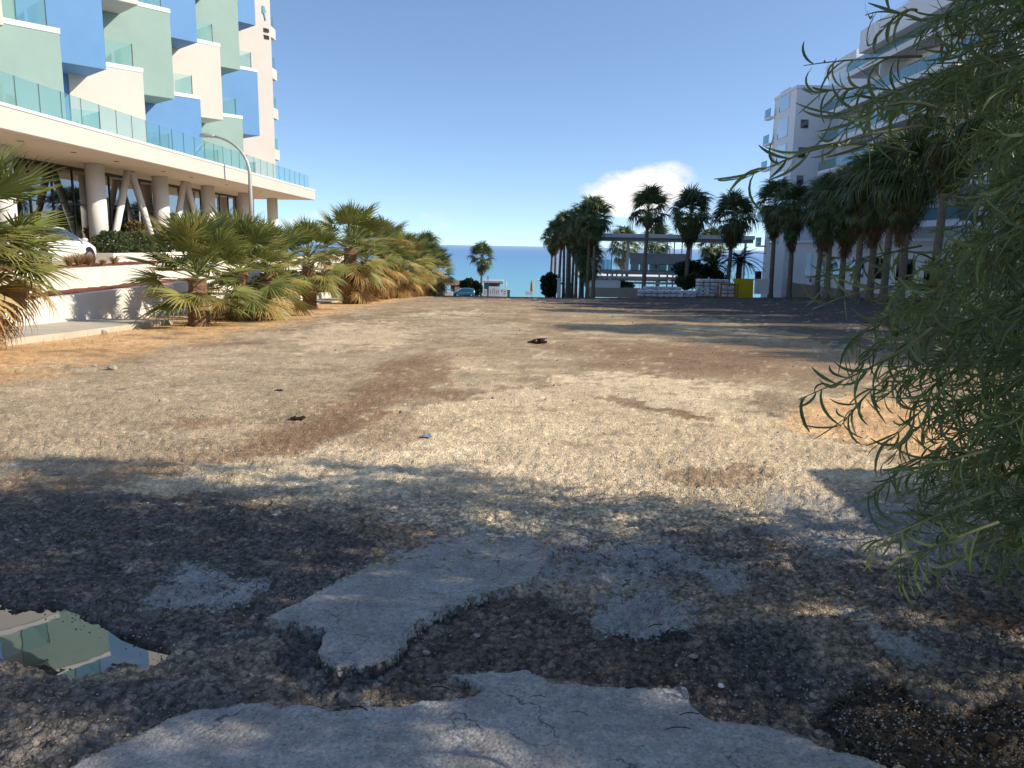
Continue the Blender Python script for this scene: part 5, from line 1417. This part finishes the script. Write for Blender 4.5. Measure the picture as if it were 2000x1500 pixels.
# ------------------------------------------------------------------ beach-end huts, panels and small things
def far_things():
    def T(name, px, D, label, cat): return thing(name, gp(px, D), label, cat)
    def pb(parent, name, mat, x0, x1, y0, y1, D, dep): return pbox(MB(), x0, x1, y0, y1, D, dep).build(name, mat, parent)
    h = T('thatched_hut', 892, 165, 'beach hut with a broad tan roof behind the blue car', 'hut')
    D = 165
    a = at(867, 557, D); c = at(918, 557, D); t0 = at(884, 548, D + 3); t1 = at(908, 547, D + 3)
    mb = MB(); mb.add([(a.x, D, a.z), (c.x, D, c.z), (c.x, D + 7, c.z), (a.x, D + 7, a.z), (t0.x, D + 3, t0.z), (t1.x, D + 3, t1.z)], [(0, 1, 5, 4), (1, 2, 5), (2, 3, 4, 5), (3, 0, 4), (3, 2, 1, 0)])
    mb.build('roof', 'thatch', h)
    pb(h, 'wall', 'brownwall', 880, 913, 557.2, 585, D + 1, 5); pb(h, 'counter', 'panelwhite', 888, 900, 560, 585, D + .8, .15)
    k = T('blue_kiosk', 962, 160, 'blue beach kiosk with a flat pale roof right of the lone palm', 'kiosk')
    pb(k, 'wall', 'bluehut', 945, 976, 552, 590, 160, 5); pb(k, 'roof', 'greyroof', 943, 983, 549, 552, 159, 7); pb(k, 'roof_edge', 'bluehut', 966, 982, 551.9, 554, 159.2, .3)
    pb(k, 'window', 'darkglass', 961, 968, 554.5, 560, 159.9, .09); pb(k, 'vent', 'bluehut', 952, 954, 539, 549, 161, .4)
    D = 146
    for i, (x0, x1, y0, lab) in enumerate(((943, 951, 565, 'small white sign panel with two grey marks left of the large panels'), (954.5, 976, 560, 'largest white sign panel with faint printed patterns'), (977.5, 989, 564, 'white sign panel with reddish print at the right end'))):
        s = T('sign_panel', (x0 + x1) / 2, D, lab, 'sign')
        b = gp((x0 + x1) / 2, D)
        a = at(x0, 579, D); c = at(x1, y0, D)
        MB().box(a.x, c.x, D, D + .25, b.z - .2, c.z).build('panel', 'panelwhite', s)
        if i == 0:
            for yy in (568, 572): pb(s, 'print', 'inkgrey', 945, 949.5, yy, yy + 1.2, D - .012, .01)
        if i == 1:
            for xx in (957, 961.5, 966, 970, 973): pb(s, 'print', 'inkgrey' if xx != 973 else 'inkred', xx, xx + 1.0, 566, 574, D - .012, .01)
            pb(s, 'print', 'inkgrey', 961.5, 967, 564.2, 565, D - .012, .01)
        if i == 2:
            for yy in (568.5, 572.5): pb(s, 'print', 'inkred', 984, 988, yy, yy + 1.6, D - .012, .01)
            pb(s, 'print', 'inkgrey', 979, 981.5, 567, 570, D - .012, .01)
    g = T('waste_bin', 993, D, 'green bin at the right end of the white sign panels', 'bin')
    pb(g, 'body', 'grnbin', 990.5, 996, 568.5, 585, D, .6); pb(g, 'lid', 'frame', 990, 996.5, 567, 568.3, D - .03, .66)
    u = T('closed_umbrella', 1038, 140, 'closed orange beach umbrella beside the bright water', 'umbrella')
    b = gp(1038, 140); z = lambda py: at(1038, py, 140).z
    MB().tube([(b.x, 140, b.z - .2), (b.x, 140, z(545))], .04, 6).build('shaft', 'galv', u)
    MB().tube([(b.x, 140, z(574)), (b.x, 140, z(566)), (b.x, 140, z(554)), (b.x, 140, z(546))], [.12, .27, .22, .04], 10).build('cloth', 'umbrella', u)
    s = T('small_notice', 1033, 138, 'small pale notice board left of the orange umbrella', 'sign')
    pb(s, 'panel', 'panelwhite', 1027, 1040, 569, 576, 138, .06); pb(s, 'post', 'whiteframe', 1026, 1027, 565, 582, 138, .07)
    r = T('shade_canopy', 1058, 112, 'small flat white shade canopy left of the slender palms', 'canopy')
    pb(r, 'roof', 'panelwhite', 1050, 1072, 547.5, 549, 112, 2); pb(r, 'post', 'frame', 1054, 1055.2, 549.2, 590, 112.2, .1); pb(r, 'post', 'frame', 1068, 1069, 549.2, 590, 113.5, .1)
    w = T('beach_wall', 870, 139, 'low pale wall with a rail left of the blue car', 'wall')
    b = gp(870, 139); a = at(856, 570, 139); c = at(884, 570, 139)
    MB().box(a.x, c.x, 139.5, 140, b.z - .3, c.z).build('wall_panel', 'panelwhite', w)
    pb(w, 'rail', 'galv', 856, 884, 565, 566, 139.6, .08)
    for x in (857, 866, 875, 883): pb(w, 'rail_post', 'galv', x, x + .9, 566, 570, 139.62, .07)
    w2 = T('white_gate_post', 1094, 96, 'white gate post at the foot of the slender palms', 'post')
    pb(w2, 'post', 'rbuilding', 1088, 1096, 545, 582, 97, .5); pb(w2, 'cap', 'rbuilding', 1087, 1097, 543.5, 545, 96.9, .7)
    pb(T('notice_post', 1463, 80, 'dark equipment box beside the building corner', 'box'), 'cabinet', 'frame', 1476, 1488, 530, 545, 89, .4)
far_things()

# ------------------------------------------------------------------ litter and stones
def place(px, py): return to_ground(px, py)
def stone(px, py, r, mat, seed, label, name='stone', fl=.6):
    p = place(px, py); mb = MB().ball((p.x, p.y, p.z + r * fl * .55), (r, r * .8, r * fl), seed, .22, 5, 7)
    o = mb.build(name, mat); return tag(o, label, 'stone')
for k, (px, py, r, m, lab) in enumerate([(987, 1210, .014, 'stone', 'white angular stone right of the pale asphalt tongue'), (1408, 1341, .013, 'panelwhite', 'bright white chip near the edge of the front slab'), (930, 1245, .017, 'stone', 'dull grey stone just off the asphalt edge'), (832, 1277, .015, 'stone', 'tan stone tucked under the broken asphalt edge'),
                                       (625, 1391, .013, 'stoneblue', 'round blue-grey stone on the front slab edge'), (717, 1377, .014, 'stoneblue', 'blue stone in the dirt below the asphalt tip'), (1355, 1284, .016, 'stone', 'pale flat stone in the brown dirt patch'), (220, 722, .075, 'stone', 'large pale stone on the sand near the left palm'), (184, 716, .04, 'stone', 'smaller pale stone left of the large one on the sand'), (200, 652, .10, 'stone', 'flat pale stone lying against the pavement kerb'),
                                       (315, 783, .025, 'stone', 'white flake on the grey gravel at left'), (60, 797, .03, 'stone', 'pale stone on the gravel at the far left'), (110, 927, .02, 'stone', 'small pale stone by the shadow edge at left')]):
    stone(px, py, r, M[m], 400 + k, lab)
def bottle():
    p = place(1048, 671); T = thing('glass_bottle', p, 'dark brown bottle lying on the lot in the sun', 'bottle')
    z = p.z + .055
    MB().tube([(p.x + .22, p.y, z + .01), (p.x + .215, p.y, z + .01), (p.x + .0, p.y - .02, z)], [.05, .058, .056], 14).build('body', 'bottle', T)
    MB().tube([(p.x + .0, p.y - .02, z), (p.x - .06, p.y - .024, z - .005), (p.x - .16, p.y - .03, z - .02), (p.x - .2, p.y - .032, z - .025)], [.056, .045, .02, .018], 14).build('neck', 'bottle', T)
    MB().tube([(p.x + .14, p.y - .005, z + .008), (p.x + .04, p.y - .016, z + .003)], .0585, 14).build('paper_label', 'litterdark', T)
bottle()
def crumple(px, py, s, mat, seed, label, name, cat):
    p = place(px, py); rnd = random.Random(seed); mb = MB()
    n = 7; V = []
    for i in range(n):
        for j in range(n):
            V.append((p.x + (i / (n - 1) - .5) * s * 1.7, p.y + (j / (n - 1) - .5) * s, p.z + .01 + abs(rnd.gauss(0, .22)) * s * .6 * (1 if 0 < i < n - 1 and 0 < j < n - 1 else .2)))
    mb.add(V, [(i * n + j, (i + 1) * n + j, (i + 1) * n + j + 1, i * n + j + 1) for i in range(n - 1) for j in range(n - 1)])
    tag(mb.build(name, mat), label, cat)
crumple(581, 819, .09, 'litterdark', 1, 'dark crumpled rag on the brown dirt streak', 'crumpled_rag', 'litter')
crumple(834, 854, .06, 'bluefoil', 2, 'small pale blue wrapper on the sunlit lot', 'plastic_wrapper', 'litter')
crumple(545, 764, .06, 'litterdark', 3, 'small dark scrap left of the brown streak', 'dark_scrap', 'litter')
crumple(1925, 1445, .045, 'litterdark', 4, 'grey crumpled paper in the dark leaf litter', 'crumpled_paper', 'litter')
def can():
    p = place(1931, 1452); T = thing('tin_can', p, 'rusty open tin lying in the leaf litter at lower right', 'can')
    MB().tube([(p.x, p.y, p.z + .02), (p.x + .015, p.y - .035, p.z + .022)], .021, 16, cap=False).build('can_wall', 'rust', T)
can()
def scatter():
    rnd = random.Random(77)
    # loose gravel in the earth patches
    mb = MB(); n = 0
    while n < 6500:
        px, py = rnd.uniform(-60, 2060), rnd.uniform(600, 1500)
        if rnd.random() > .25 + .75 * (py > 930): continue
        q = seg_sd(np.array([px]), np.array([py]), SLAB)[0]
        if q > 22 and rnd.random() < .99: continue
        if 0 < q <= 22 and rnd.random() < .6: continue
        if seg_sd(np.array([px]), np.array([py]), PUDDLE)[0] > -4: continue
        p = place(px, py); r = rnd.uniform(.0018, .0062) * max(1, p.y / 3.6) ** .8
        if rnd.random() < .02: r *= 2
        c = (p.x, p.y, p.z + r * .2 + (.03 if q > 0 else .004)); a = [r * rnd.uniform(.7, 1.3) for _ in range(3)]
        V = [(c[0] + a[0], c[1], c[2]), (c[0], c[1] + a[1], c[2]), (c[0] - a[0], c[1], c[2]), (c[0], c[1] - a[1], c[2]), (c[0] + a[0] * .2, c[1], c[2] + a[2] * .8), (c[0], c[1], c[2] - a[2])]
        mb.add(V, [(0, 1, 4), (1, 2, 4), (2, 3, 4), (3, 0, 4), (1, 0, 5), (2, 1, 5), (3, 2, 5), (0, 3, 5)]); n += 1
    m = leaf_mat('loose_gravel', (.16, .13, .10), (.50, .45, .39), 0, .9, .1)
    tag(mb.build('loose_gravel', m), 'loose pale gravel scattered over the lot', kind='stuff')
    # pale chips in the wet leaf litter
    mb = MB()
    for _ in range(230):
        px = rnd.uniform(1640, 2080); py = 1405 + rnd.gauss(0, 24) + (px - 1800) * -.02
        if py > 1495: continue
        p = place(px, py); r = rnd.uniform(.0018, .0048); z = p.z - .012
        mb.ball((p.x, p.y, z), (r, r * .8, r * .7), rnd.randint(0, 99), .25, 4, 6)
    m2 = leaf_mat('pale_chip', (.35, .32, .30), (.62, .60, .60), 0, .6, .3)
    tag(mb.build('pale_chips', m2), 'pale seed-like chips in the dark litter at lower right', kind='stuff')
    mb = MB()
    def flat_leaf(px, py, L, w, lift=.006):
        p = place(px, py); a = rnd.uniform(0, 6.28); d = Vector((math.cos(a), math.sin(a), 0)); s = Vector((-d.y, d.x, 0)); cv = rnd.uniform(-.5, .5)
        vs = []; N = 5
        for i in range(N + 1):
            t = i / N; q = p + d * L * (t - .5) + s * cv * L * (t - .5) ** 2 + Vector((0, 0, lift + .01 * math.sin(t * 3.1)))
            hw = w * .5 * math.sin(math.pi * (.05 + .9 * t)); vs += [q + s * hw, q - s * hw]
        mb.add(vs, [(2 * i, 2 * i + 1, 2 * i + 3, 2 * i + 2) for i in range(N)])
    for _ in range(420):
        px = rnd.uniform(1560, 2080); py = rnd.uniform(1330, 1500)
        if seg_sd(np.array([px]), np.array([py]), LITTER)[0] < 0: continue
        flat_leaf(px, py, rnd.uniform(.04, .11), rnd.uniform(.003, .009), -.012)
    for _ in range(170):
        flat_leaf(rnd.uniform(900, 2050), rnd.uniform(1060, 1480), rnd.uniform(.04, .12), rnd.uniform(.003, .009), .012)
    tag(mb.build('fallen_leaves', 'dryleaf'), 'fallen narrow leaves strewn under the acacia', kind='stuff')
    mb = MB()
    for (px, py) in ((1050, 1378), (1132, 1411), (1322, 1441), (1345, 1412), (1280, 1236), (860, 1360), (700, 1400)):
        p = place(px, py); a = rnd.uniform(-.4, .4); L = rnd.uniform(.05, .09); d = Vector((math.cos(a), math.sin(a), 0)); s = Vector((-d.y, d.x, 0))
        mb = MB(); mb.tube([p + d * L * (t - .5) + s * .012 * math.sin(t * 3.14) + Vector((0, 0, .032)) for t in (0, .25, .5, .75, 1)], .0022, 5)
        tag(mb.build('twig', 'litterdark'), {1050: 'longest thin dark twig curved on the front slab', 1132: 'short dark twig right of the longest one on the front slab', 1322: 'thin dark twig low on the right half of the front slab', 1345: 'thin dark twig near the notch in the front slab edge', 1280: 'pale twig on the dark patch beyond the dirt', 860: 'thin twig in the brown dirt before the front slab', 700: 'thin twig lying along the front slab edge'}[px], 'twig')
    # dry weeds along the kerb and at the palm feet
    mb = MB()
    for _ in range(900):
        y = rnd.uniform(9, 60); x = -9.1 + rnd.gauss(0, .10) if rnd.random() < .6 else -8.1 + rnd.gauss(0, .6)
        z = Gs(x, y); h = rnd.uniform(.03, .16); a = rnd.uniform(0, 6.28); d = Vector((math.cos(a), math.sin(a), 0)) * h * .5; w = Vector((-d.y, d.x, 0)).normalized() * .004
        b = Vector((x, y, z - .01)); mb.add([b - w, b + w, b + d + Vector((0, 0, h))], [(0, 1, 2)])
    tag(mb.build('dry_weeds', 'drygrass'), 'sparse dry weeds along the kerb and palm feet', kind='stuff')
scatter()
